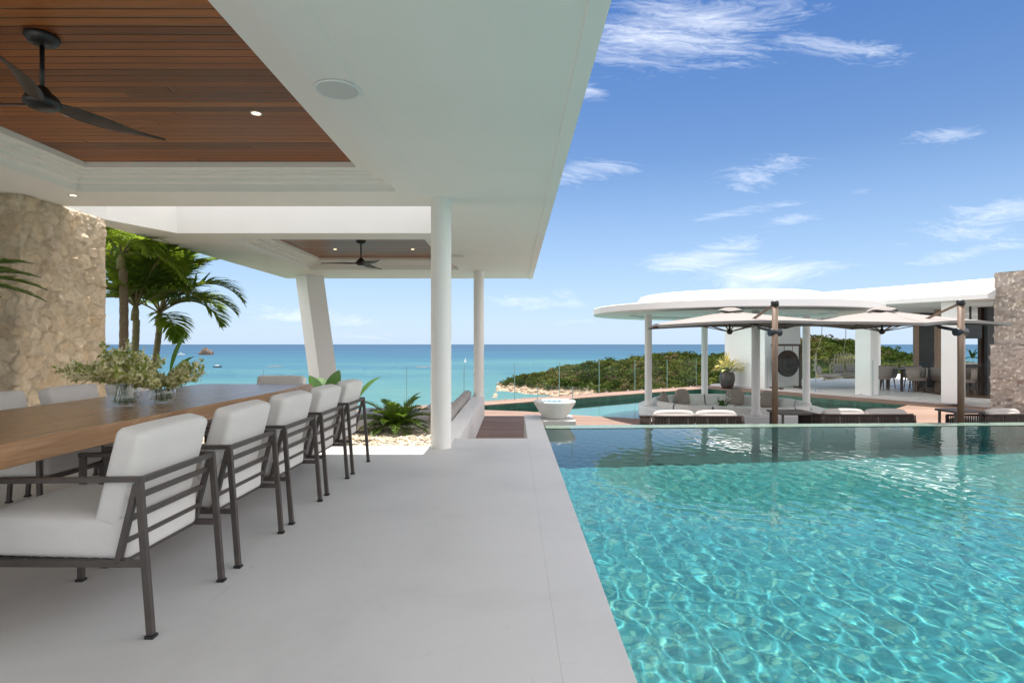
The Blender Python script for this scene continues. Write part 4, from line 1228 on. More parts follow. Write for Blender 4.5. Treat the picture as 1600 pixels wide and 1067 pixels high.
rr = random.Random(2)
st1 = [(rr.uniform(0, 360), rr.choice([12, 20, 30, 42, 56, 72]), rr.uniform(.13, .22)) for _ in range(26)] + [(170, 12, .30), (195, 14, .34), (185, 26, .30), (150, 8, .26), (20, 40, .22), (100, 78, .25), (180, 66, .25), (200, 20, .26)]
st2 = [(rr.uniform(0, 360), rr.choice([20, 35, 48, 62]), rr.uniform(.08, .15)) for _ in range(16)] + [(0, 24, .27), (8, 30, .25), (-10, 20, .22), (150, 30, .16), (20, 46, .18)]
vase((-2.455, 3.59, .7605), .078, .165, [(.72, 0), (.95, .10), (1.0, .25), (.93, .5), (.74, .8), (.70, .92), (.78, 1.0)], st1, 'taller glass vase with a wide spray of cream flowers', 3)
vase((-2.335, 3.78, .7605), .080, .125, [(.45, 0), (.85, .15), (1.0, .45), (.92, .75), (.62, .96), (.58, 1.0)], st2, 'round squat glass vase with a smaller spray pointing right', 4)


# ------------------------------------------------------------------ sunken lounge behind the pavilion
def build_lounge():
    root = empty('sunken_sofa', (-1.25, 10.2, DECK), 'white built-in sofa of the sunken lounge along the low wall', 'sofa')
    MB().b(-1.85, -.935, 8.35, 12.9, DECK, DECK + .22, .01).build('base', WHITE2, root)
    for k in range(3):
        MB().cushion((-1.42, 9.1 + 1.45 * k, DECK + .29), (.82, 1.42, .14), .035, .01).build('seat_cushion', FABRIC3, root)
        MB().cushion((-1.05, 9.1 + 1.45 * k, DECK + .46), (.16, 1.38, .32), .05, .015, Matrix.Rotation(R(14), 3, 'Y')).build('back_cushion', FABRIC3, root)
    tag(MB().cushion((-1.30, 9.55, DECK + .52), (.12, .44, .40), .05, .03, Matrix.Rotation(R(22), 3, 'Y')).build('scatter_pillow', FABRIC2), 'dark taupe pillow leaning on the sunken white sofa', 'pillow')
    db = empty('daybed', (-2.5, 11.4, DECK), 'low grey-blue daybed in the sunken lounge behind the sago palm', 'daybed')
    MB().b(-3.1, -1.95, 10.9, 11.9, DECK, DECK + .2, .01).build('base', WHITE2, db)
    MB().cushion((-2.525, 11.4, DECK + .26), (1.15, 1.0, .13), .03, .008).build('mattress', BLUEGREY, db)


BLUEGREY = pm('blue_grey_cloth', (.38, .41, .48), .85, .04, 3, .2, 200, spec=.2)
build_lounge()


# ------------------------------------------------------------------ fire bowl at the weir corner
def build_bowl():
    tag(MB().b(.425, .93, 8.53, 9.25, DECK, -.002, .006).build('bowl_plinth', CONCRETE), 'square pale stone plinth at the corner of the pool weir', 'plinth')
    c = (.635, 8.9, 0)
    root = empty('fire_bowl', (c[0], c[1], 0), 'white tapered stone bowl with a glass screen at the pool corner', 'bowl')
    MB().lathe([(0, .002), (.175, .002), (.19, .012), (.20, .03), (.255, .12), (.31, .205), (.33, .245), (.328, .262), (.315, .268), (.275, .266), (.262, .255), (.25, .225), (0, .225)], c, 56).build('bowl', WHITEBOWL, root)
    bb = MB(); rng = random.Random(3)
    for _ in range(420):
        a = rng.random() * 6.28; r = .243 * math.sqrt(rng.random()); s = rng.uniform(.008, .014)
        bb.box((c[0] + r * math.cos(a), c[1] + r * math.sin(a), .232 + rng.uniform(0, .012)), (s, s, s), Matrix.Rotation(rng.random() * 3, 3, (rng.random(), rng.random(), .3)))
    bb.build('glass_beads', BEADS, root)
    gs = MB().lathe([(.291, .267), (.291, .49)], c, 48, True, R(-22), R(202)).build('glass_screen', GLASS, root)
    for a in (-22, 202):
        q = Vector(c) + Vector((math.cos(R(a)) * .291, math.sin(R(a)) * .291, 0)); MB().box((q.x, q.y, .379), (.010, .016, .224)).build('polished_edge', GLASS_EDGE, gs)


WHITEBOWL = pm('bowl_stone', (.66, .645, .61), .55, .04, 4, .1, 90)
BEADS = pm('blue_glass_beads', (.10, .30, .42), .1, .5, 60, spec=.9)
build_bowl()


# ------------------------------------------------------------------ sea-side balustrade
def glass_run(p0, p1, n, zb, h, label, name='glass_balustrade', gap=.02):
    p0, p1 = Vector((*p0, 0)), Vector((*p1, 0)); d = (p1 - p0); L = d.length / n; d.normalize()
    root = empty(name, ((p0 + p1) / 2) + Vector((0, 0, zb)), label, 'balustrade', 'frameless glass balustrades')
    M = rotz(math.atan2(d.y, d.x))
    for k in range(n):
        a = p0 + d * (k * L + gap / 2); b = p0 + d * ((k + 1) * L - gap / 2); c = (a + b) / 2
        pn = MB().box((c.x, c.y, zb + h / 2), ((b - a).length, .012, h), M).build('glass_panel', GLASS, root)
        eb = MB()
        for q, s in ((a, -1), (b, 1)):
            eb.box((q.x + d.x * s * .002, q.y + d.y * s * .002, zb + h / 2), (.003, .0135, h), M)
        eb.build('polished_edge', GLASS_EDGE, pn)
        for f in (.2, .8):
            q = a.lerp(b, f); MB().box((q.x, q.y, zb + .02), (.05, .04, .04), M).build('clamp', CONCRETE, pn)
    return root


glass_run((-8.5, 10.78), (7.12, 22.2), 11, DECK, 1.08, 'long frameless glass balustrade along the seaward edge of the timber path')
glass_run((9.05, 20.35), (12.75, 14.2), 4, -.42, 1.08, 'frameless glass balustrade along the edge of the right-hand building terrace')


# ------------------------------------------------------------------ round pavilion with sunken bench
LC = Vector((5.25, 14.0, 0))


def build_round():
    root = empty('round_pavilion', (LC.x, LC.y, DECK), 'round white pavilion with a flat disc roof standing in the reflecting pool', 'pavilion')
    zb, zt, Rr = 1.865, 2.02, 3.27
    MB().lathe([(0, zb + .06), (2.35, zb + .06), (2.37, zb + .055), (2.37, zb + .012), (2.385, zb), (Rr - .012, zb), (Rr, zb + .012), (Rr, zt - .01), (Rr - .012, zt), (2.0, zt + .01), (0, zt + .01)], LC, 128, False).build('disc_roof', WHITE2, root)
    MB().lathe([(2.27, zt + .008), (2.09, 2.30), (2.06, 2.31), (1.2, 2.315), (0, 2.315)], LC, 128, False).build('roof_crown', WHITE2, root)
    for a in (184, 266, 2, 87):
        p = LC + Vector((math.cos(R(a)), math.sin(R(a)), 0)) * 1.98
        MB().lathe([(.085, -.56), (.085, zb + .001)], p, 28).build('column', WHITE2, root)
        MB().lathe([(.086, -.352), (.112, -.35), (.112, -.30), (.086, -.285)], p, 28).build('column_collar', WHITE2, root)
    ring = [(2.12, -.95), (2.12, -.60), (2.13, -.60), (2.135, -.375), (2.12, -.36), (1.86, -.345), (1.845, -.36), (1.84, -.9)]
    MB().lathe(ring, LC, 96, False).build('rim_wall', WHITE2, root)
    MB().lathe([(2.128, -.95), (2.128, -.615)], LC, 96, True).build('tile_band', DARKTILE, root)
    MB().lathe([(0, -.86), (1.84, -.86)], LC, 64, False).build('well_floor', WHITE2, root)
    bench = empty('round_bench', (LC.x, LC.y, -.86), 'curved white cushioned bench inside the round pavilion', 'bench')
    MB().lathe([(.95, -.859), (.95, -.62), (1.835, -.62)], LC, 96, False).build('base', WHITE2, bench)
    for k in range(12):
        a0, a1 = 2 * math.pi * k / 12 + .01, 2 * math.pi * (k + 1) / 12 - .01
        MB().lathe([(1.82, -.62), (1.82, -.28), (1.80, -.235), (1.74, -.225), (1.68, -.25), (1.60, -.50)], LC, 10, True, a0, a1).build('back_cushion', FABRIC, bench)
        MB().lathe([(1.60, -.52), (1.58, -.50), (1.02, -.495), (.97, -.515), (.96, -.61)], LC, 10, True, a0, a1).build('seat_cushion', FABRIC, bench)
    gp = 'taupe pillows on the round bench'
    for (a, lb) in ((62, 'taupe square pillow on the round bench behind the flower bowl'), (118, 'taupe square pillow on the round bench left of the flower bowl'), (158, 'taupe square pillow at the left turn of the round bench'), (28, 'taupe square pillow on the round bench right of the front column')):
        p = LC + Vector((math.cos(R(a)), math.sin(R(a)), 0)) * 1.50 + Vector((0, 0, -.29))
        o = MB().cushion((0, 0, 0), (.12, .40, .40), .05, .035).build('pillow', FABRIC2); o.location = p; o.rotation_euler = (0, R(14), R(a)); tag(o, lb, 'pillow', gp)
    tbl = empty('round_table', (LC.x, LC.y, -.86), 'low white table in the middle of the round bench', 'table')
    MB().lathe([(0, -.53), (.52, -.53), (.53, -.54), (.53, -.565), (.52, -.57), (0, -.57)], LC, 48, False).build('tabletop', WHITE2, tbl)
    MB().lathe([(.10, -.571), (.10, -.85), (.3, -.859)], LC, 24).build('pedestal', WHITE2, tbl)
    bw = empty('flower_bowl', (LC.x - .12, LC.y - .1, -.53), 'white bowl of dark leaves and white orchids on the low round table', 'plant bowl')
    q = Vector((LC.x - .12, LC.y - .1, -.529))
    MB().lathe([(0, 0), (.12, 0), (.20, .10), (.235, .19), (.225, .19), (.19, .11), (0, .10)], q, 32).build('bowl', WHITE2, bw)
    lv, fl, sm = MB(), MB(), MB(); rng = random.Random(4)
    for k in range(16): broad_leaf(lv, q + Vector((rng.uniform(-.1, .1), rng.uniform(-.1, .1), .15)), rng.random() * 6.28, R(rng.uniform(20, 70)), rng.uniform(.14, .24), .03)
    for k in range(7):
        a = rng.random() * 6.28; pts = [q + Vector((0, 0, .15)), q + Vector((math.cos(a) * .06, math.sin(a) * .06, .32)), q + Vector((math.cos(a) * .18, math.sin(a) * .18, .40))]
        sm.tube(pts, .004, 5)
        for _ in range(9):
            c = pts[1].lerp(pts[2], rng.random()) + Vector((rng.gauss(0, .02), rng.gauss(0, .02), rng.gauss(0, .02)))
            for k2 in range(3):
                u = Vector((rng.gauss(0, 1), rng.gauss(0, 1), rng.gauss(0, 1))).normalized() * .022; v2 = u.orthogonal().normalized() * .018
                fl.add([c - u, c - v2, c + u, c + v2], [(0, 1, 2, 3)])
    lv.build('leaves', LEAF_BIG, bw); fl.build('flowers', PETAL_W, bw); sm.build('stems', STEM, bw)
    return root


build_round()


# ------------------------------------------------------------------ cantilever parasols
def make_parasol():
    """pole at the origin (deck level), canopy reaching away along +y, canopy corners turned by the copy"""
    root = empty('cantilever_parasol', (0, 0, 0))
    H = 2.31; R_ = 1.60
    MB().lathe([(0, 0), (.30, 0), (.30, .04), (.09, .05), (.09, .12), (.06, .13)], (0, 0, 0), 24).build('base', METAL, root)
    MB().tube([(0, 0, .05), (0, 0, H - .02)], .046, 16).build('pole', TEAK, root)
    MB().lathe([(.0, H + .035), (.05, H + .035), (.062, H + .02), (.062, H - .035), (.052, H - .05), (.048, H - .05)], (0, 0, 0), 20).build('pole_cap', BLACK, root)
    cx, cy, pk = 0.0, R_, 2.28
    joint = Vector((-.12, .62, 2.03)); sl = Vector((0, .02, 1.84))
    ar = MB(); ar.beam((0, .05, H - .03), joint, .035, .03); ar.build('strut', TEAK, root)
    a2 = MB(); a2.beam(sl + Vector((0, .05, .02)), joint, .030, .03); a2.beam(joint, (cx, cy, pk + .0), .025, .025); a2.build('arm', BLACK, root)
    MB().tube([sl + Vector((.10, -.01, .0)), sl + Vector((-.09, -.01, .0))], .062, 18).build('crank_housing', NAVY, root)
    MB().beam(sl + Vector((-.04, .02, .03)), sl + Vector((-.15, .24, .09)), .042, .05, bev=.01).build('slider', NAVY, root)
    return root, Vector((cx, cy, pk))


NAVY = pm('dark_blue_plastic', (.018, .022, .032), .4, .1, 10)


def add_canopy(root, c, ang, half, drops, rise=.33):
    """square canopy, sagging between eight ribs; its root rotates only with the parasol"""
    n = 16; mb = MB(); vs = []; fs = []
    corners = [Vector((math.cos(ang + math.pi / 4 + k * math.pi / 2), math.sin(ang + math.pi / 4 + k * math.pi / 2), 0)) * half * 1.4142 for k in range(4)]
    def surf(k, s, t):
        """sector k: s from peak to edge, t along the edge"""
        a, b_ = corners[k], corners[(k + 1) % 4]; e = a.lerp(b_, t)
        e = e * (1 - .035 * math.sin(math.pi * t)) if True else e
        dz = drops[k] * (1 - t) + drops[(k + 1) % 4] * t + .05 * math.sin(math.pi * t)
        sag = -.018 * abs(math.sin(2 * math.pi * t)) * math.sin(math.pi * s)
        return c + Vector((e.x * s, e.y * s, dz * s ** .92 + sag))
    for k in range(4):
        o = len(vs)
        for i in range(n + 1):
            for j in range(n + 1): vs.append(surf(k, .10 + .90 * i / n, j / n))
        for i in range(n):
            for j in range(n):
                q = o + i * (n + 1) + j; fs.append((q, q + n + 1, q + n + 2, q + 1))
    mb.add(vs, fs, True)
    cn = mb.build('canopy', CANOPY, root)
    m2 = cn.modifiers.new('thickness', 'SOLIDIFY'); m2.thickness = .006
    vl = MB(); vv = []; vf = []
    for k in range(4):
        for j in range(n + 1):
            p = surf(k, 1, j / n); vv += [p, p - Vector((0, 0, .045))]
    for k in range(4):
        for j in range(n):
            q = (k * (n + 1) + j) * 2; vf.append((q, q + 2, q + 3, q + 1))
    vl.add(vv, vf, True); vl.build('valance', CANOPY, root)
    vt = MB(); vv = []; vf = []
    m = 24
    for i, (r, z, wv) in enumerate(((0, .06, 0), (.10, .055, 0), (.2, .025, .008), (.25, -.01, .014))):
        for j in range(m):
            a = 2 * math.pi * j / m; vv.append(c + Vector((r * math.cos(a), r * math.sin(a), z + wv * math.sin(4 * a))))
    for i in range(3): vf += [(i * m + j, i * m + (j + 1) % m, (i + 1) * m + (j + 1) % m, (i + 1) * m + j) for j in range(m)]
    vt.add(vv, vf, True); vt.build('vent_cap', CANOPY, root)
    hub = c + Vector((0, 0, -.40))
    MB().tube([c + Vector((0, 0, -.02)), hub - Vector((0, 0, .03))], [.02, .02], 10).build('hub_post', BLACK, root)
    MB().lathe([(0, -.05), (.03, -.045), (.055, -.01), (.055, .03), (.02, .05)], hub, 16).build('hub', BLACK, root)
    for k in range(4):
        for t in (0, .5):
            tip = surf(k, .99, t) - Vector((0, 0, .02)); mid = surf(k, .55, t) - Vector((0, 0, .03))
            rb = MB(); rb.beam(c + Vector((0, 0, -.03)), mid, .02, .014); rb.beam(mid, tip, .02, .014); r_ = rb.build('rib', TEAK, root)
            st = MB(); st.beam(hub, mid, .016, .016); st.build('stretcher', TEAK, r_)


GP = 'taupe cantilever parasols beside the pool'
p1, c1 = make_parasol()
add_canopy(p1, c1, R(-14), 1.42, (-.27, -.27, -.31, -.27))
p1.location = (4.22, 9.2, DECK); p1.rotation_euler.z = R(4.5)
tag(p1, 'taupe square cantilever parasol in front of the round pavilion', 'parasol', GP)
p2, c2 = make_parasol()
add_canopy(p2, c2, R(20), 1.42, (-.27, -.27, -.31, -.27))
p2.location = (7.07, 9.0, DECK); p2.rotation_euler.z = R(8)
tag(p2, 'taupe square cantilever parasol in front of the right-hand building', 'parasol', GP)


# ------------------------------------------------------------------ rope sofas and low tables on the deck
def make_rope_sofa(w, cush):
    """back towards -y (the camera), origin on the deck"""
    root = empty('rope_sofa', (0, 0, 0)); d = .72; h = .50
    fr = MB(); a = w / 2
    fr.tube([(-a, d, .42), (-a, .05, h), (-a + .05, 0, h), (a - .05, 0, h), (a, .05, h), (a, d, .42)], .018, 8)
    fr.tube([(-a, d, .20), (-a, 0, .20), (a, 0, .20), (a, d, .20), (-a, d, .20)], .018, 8); fr.build('frame', ROPE, root)
    for (x, y) in ((-a, 0), (a, 0), (-a, d), (a, d)):
        MB().tube([(x, y, 0), (x, y, .42)], .02, 8).build('leg', ROPE, root)
    rp = MB(); n = int(w / .0235)
    for k in range(n + 1):
        x = -a + w * k / n
        if k % 13 == 12: continue
        rp.tube([(x, -.012, .19), (x, -.018, h * .6), (x, -.004, h)], .0095, 5)
    for k in range(18):
        for sx in (-a, a): rp.tube([(sx, .04 + k * .038, .19), (sx, .04 + k * .038, .49 - .004 * k)], .0095, 5)
    rp.build('rope_weave', ROPE, root)
    MB().cushion((0, .40, .30), (w - .08, .66, .16), .04, .01).build('seat_cushion', FABRIC3, root)
    for k in range(cush):
        cw = (w - .12) / cush; x = -(w - .12) / 2 + cw * (k + .5)
        MB().cushion((x, .135, .43), (cw - .01, .17, .28), .07, .025, Matrix.Rotation(R(9), 3, 'X'), 10).build('back_cushion', FABRIC3, root)
    return root


GR = 'dark rope sofas on the sunken deck'
s1 = make_rope_sofa(1.47, 2); s1.location = (2.90, 9.0, DECK); tag(s1, 'dark rope sofa with pale cushions under the left parasol', 'sofa', GR)
s2 = make_rope_sofa(1.50, 2); s2.location = (5.75, 9.22, DECK); tag(s2, 'dark rope sofa with pale cushions between the two parasol poles', 'sofa', GR)
s3 = make_rope_sofa(.80, 1); s3.location = (8.05, 9.25, DECK); s3.rotation_euler.z = R(12); tag(s3, 'dark rope armchair cut off by the right edge of the photo', 'armchair', GR)


def low_table(loc, sx, sy, h, label):
    root = empty('low_table', loc, label, 'table', 'low dark tables on the deck'); x, y, z = loc
    MB().b(x - sx / 2, x + sx / 2, y - sy / 2, y + sy / 2, z + h - .035, z + h, .005).build('tabletop', METAL, root)
    for sx_ in (-1, 1):
        for sy_ in (-1, 1): MB().b(x + sx_ * (sx / 2 - .05) - .015, x + sx_ * (sx / 2 - .05) + .015, y + sy_ * (sy / 2 - .05) - .015, y + sy_ * (sy / 2 - .05) + .015, z, z + h - .036).build('leg', METAL, root)


low_table((7.40, 9.45, DECK), .50, .45, .56, 'small dark side table beside the right parasol pole')
low_table((4.75, 9.75, DECK), .60, .55, .50, 'low dark table between the two rope sofas')


# ------------------------------------------------------------------ right-hand building and its terrace
U1 = Vector((.807, .59, 0)).normalized(); U2 = Vector((.517, -.856, 0)).normalized(); N2 = Vector((.856, .517, 0)).normalized()
TZ = -.42


def rot_of(u): return rotz(math.atan2(u.y, u.x))


def build_villa():
    tf = MB(); a = Vector((8.95, 20.3, 0)) - U2 * 2.4; b = a + U2 * 11.2; poly = [a, b, b + N2 * 16, a + N2 * 16]
    tf.prism([(p.x, p.y) for p in poly], DECK + .004, TZ)
    tag(tf.build('villa_terrace', FLOOR), kind='structure')
    q1, q2 = ground(1379, 603, TZ), ground(1474, 618, TZ); ip = [q1, q2, q2 + U2 * 3, q2 + U2 * 3 + N2 * 7, q1 + N2 * 7]
    fi = MB(); fi.prism([(p.x, p.y) for p in ip], TZ + .001, TZ + .006); tag(fi.build('indoor_floor', INTWOOD), kind='structure')
    root = empty('villa', (11, 17, TZ), 'low white villa wing with a sloping white roof edge and open dining room', 'building')
    # roof: thin fascia then a shallow white slope
    e0 = Vector((6.9, 22.7, 0)); e1 = Vector((11.78, 14.15, 0)); ud = (e1 - e0).normalized(); nd = Vector((-ud.y, ud.x, 0)); nd = nd if nd.x > 0 else -nd
    e2 = e1 + Vector((.25, .22, 0)) + nd * .0
    zf, z1, z2 = 2.28, 2.41, 2.93
    rb = MB(); far = 11
    q0, q1 = e0 + nd * far, e1 + nd * far
    rb.prism([(p.x, p.y) for p in (e0, e1, q1, q0)], zf, z1); rb.build('soffit', WHITE2, root)
    sl = MB(); i0_, i1_ = e0 + nd * .03, e1 + nd * .03; r0, r1 = e0 + nd * 1.7, e1 + nd * 1.7
    sl.add([(*i0_.xy, z1 + .002), (*i1_.xy, z1 + .002), (*r1.xy, z2), (*r0.xy, z2), (*(q1).xy, z2), (*(q0).xy, z2), (*q1.xy, z1 + .002), (*q0.xy, z1 + .002)],
           [(0, 1, 2, 3), (3, 2, 4, 5), (1, 6, 4, 2), (0, 3, 5, 7)]); sl.build('roof', WHITE2, root)
    def wall(p, u, L, th, z0, z1_, nm='wall', mt=WHITE2):
        c = p + u * L / 2; n = Vector((-u.y, u.x, 0)); n = n if n.x + n.y > 0 else -n
        return MB().box((c.x + n.x * th / 2, c.y + n.y * th / 2, (z0 + z1_) / 2), (L, th, z1_ - z0), rot_of(u), .004).build(nm, mt, root)
    pA = Vector((8.15, 22.0, 0)); L_A = (Vector((8.95, 20.3, 0)) - pA).length
    wall(pA, (Vector((8.95, 20.3, 0)) - pA).normalized(), L_A, .35, DECK, zf - .002)
    wall(Vector((9.28, 20.50, 0)), U1, 2.05, .30, TZ, zf - .003)
    for (px, py, wd) in ((1348, 617, .46), (1484, 630, .40)):
        p = ground(px, py, TZ); p = p + N2 * (wd / 2)
        MB().box((p.x, p.y, (TZ + zf) / 2), (wd, wd, zf - TZ - .004), rot_of(U2), .004).build('column', WHITE2, root)
    p = ground(1366, 593, TZ); MB().box((p.x, p.y, (TZ + zf) / 2), (.36, .36, zf - TZ - .004), rot_of(U2), .004).build('column', WHITE2, root)
    # open dining room: dark panel wall, timber posts, header
    def post(px, d, wpx, nm, mt, z0=TZ, zt=zf - .004, th=.12):
        w = wpx / F * d; c = at(px, VY, d)
        MB().box((c.x, c.y + th / 2, (z0 + zt) / 2), (w, th, zt - z0), None, .003).build(nm, mt, root)
    post(1433, 20.5, 6, 'door_post', TEAK2); post(1450, 20.6, 29, 'panel_wall', DARKPANEL); post(1468, 18.6, 8, 'door_post', TEAK2)
    post(1537, 17.4, 9, 'door_post', DARKWOOD); post(1555, 17.2, 24, 'panel_wall', DARKPANEL)
    post(1500, 22.8, 120, 'header', WHITE2, 1.75, zf - .004, .2)
    post(1523, 19.6, 70, 'counter_front', DARKPANEL, TZ, .45, .5)
    c = at(1523, VY, 19.55); MB().box((c.x, c.y + .27, .475), (1.65, .62, .045), None, .004).build('counter_top', CONCRETE, root)
    wn = at(1538, VY, 21.5)
    MB().box((wn.x - .35, wn.y + .3, (.5 + 1.75) / 2), (1.7, .02, 1.25)).build('window_glass', GLASS, root)
    # hanging screen
    tv = at(1517, 517, 17.0); t_ = empty('television', tv, 'black flat screen hanging above the bar counter', 'television')
    MB().box(tv, (.62, .05, .46), None, .006).build('screen_case', BLACK, t_); MB().box(tv + Vector((0, -.0275, 0)), (.59, .004, .43)).build('screen', SCREEN, t_)
    MB().beam(tv + Vector((0, .02, .2)), tv + Vector((0, .02, zf - tv.z - .01)), .04, .04).build('bracket', BLACK, t_)


TEAK2 = pm('door_timber', (.33, .22, .145), .5, .2, 8, .1, 60, stretch=(6, 6, 1))
DARKPANEL = pm('charcoal_panel', (.03, .03, .033), .55, .2, 3, .1, 40)
SCREEN = pm('screen_glass', (.006, .006, .008), .12, .1, 5)
build_villa()

# rough coral-stone pier at the right
def pier():
    rs = np.random.RandomState(8); step = .025; parts = []
    def face(org, u, w, h, n, amp=.05, seed=1):
        nu, nv = int(w / step) + 1, int(h / step) + 1; U, V_ = np.meshgrid(np.linspace(0, w, nu), np.linspace(0, h, nv))
        b = noise2(U * 3.5 + seed * 9, V_ * 3.5, seed, 5) - .5; pit = noise2(U * 13 + seed, V_ * 13, seed + 4, 3)
        hgt = b * amp * 1.3 + (noise2(U * 22, V_ * 22, seed + 7, 3) - .5) * .05 + np.where(pit > .62, (pit - .62) * .3, 0) - np.where(pit < .34, (.34 - pit) * .25, 0)
        ed = np.minimum(np.minimum(U, w - U), V_ * 0 + 1); hgt = hgt * np.clip(ed / .03, 0, 1)
        g = np.clip(.6 + .7 * b, .3, 1)[..., None]; col = np.array([.50, .445, .40]) * g + np.array([.22, .20, .19]) * (1 - g)
        col = np.where((noise2(U * 30 + seed, V_ * 17, seed + 9, 3) > .70)[..., None], np.array([.70, .65, .58]), col)
        o, u_, n_ = [np.array(q, float) for q in (org, u, n)]
        P = o + U.reshape(-1, 1) * u_ + V_.reshape(-1, 1) * np.array([0, 0, 1.]) + hgt.reshape(-1, 1) * n_
        ii = np.arange(nv - 1)[:, None] * nu + np.arange(nu - 1)[None]
        parts.append((P, np.stack([ii, ii + 1, ii + nu + 1, ii + nu], -1).reshape(-1, 4), np.concatenate([col.reshape(-1, 3), np.ones((nu * nv, 1))], 1)))
    P = Vector((12.08, 14.42, 0)); W_ = 2.6; n_ = -N2; D_ = 1.3
    Q = P + U2 * W_; b = n_ * -D_
    face((P.x, P.y, DECK), tuple(U2), W_, 1.64, tuple(n_), .05, 1); face((P.x + b.x, P.y + b.y, DECK), tuple(-b.normalized()), D_, 1.64, tuple(-U2), .05, 2)
    P2 = P + N2 * .07 + U2 * .05
    face((P2.x, P2.y, DECK + 1.62), tuple(U2), W_ - .05, 1.83, tuple(n_), .06, 3); face((P2.x + b.x, P2.y + b.y, DECK + 1.62), tuple(-b.normalized()), D_, 1.83, tuple(-U2), .06, 4)
    q = np.array([[*P.xy, 1.14], [*Q.xy, 1.14], [*(Q + b).xy, 1.14], [*(P + b).xy, 1.14], [*P2.xy, 2.95], [*Q.xy, 2.95], [*(Q + b).xy, 2.95], [*(P2 + b).xy, 2.95]])
    parts.append((q, np.array([[0, 1, 2, 3], [4, 5, 6, 7]]), np.tile([.6, .54, .47, 1.], (8, 1))))
    V, Fc, C = join_faces(parts)
    tag(raw_mesh('stone_pier', V, Fc, CORAL, attr=C), 'massive rough pitted stone pier at the right edge of the photo', 'wall')


pier()


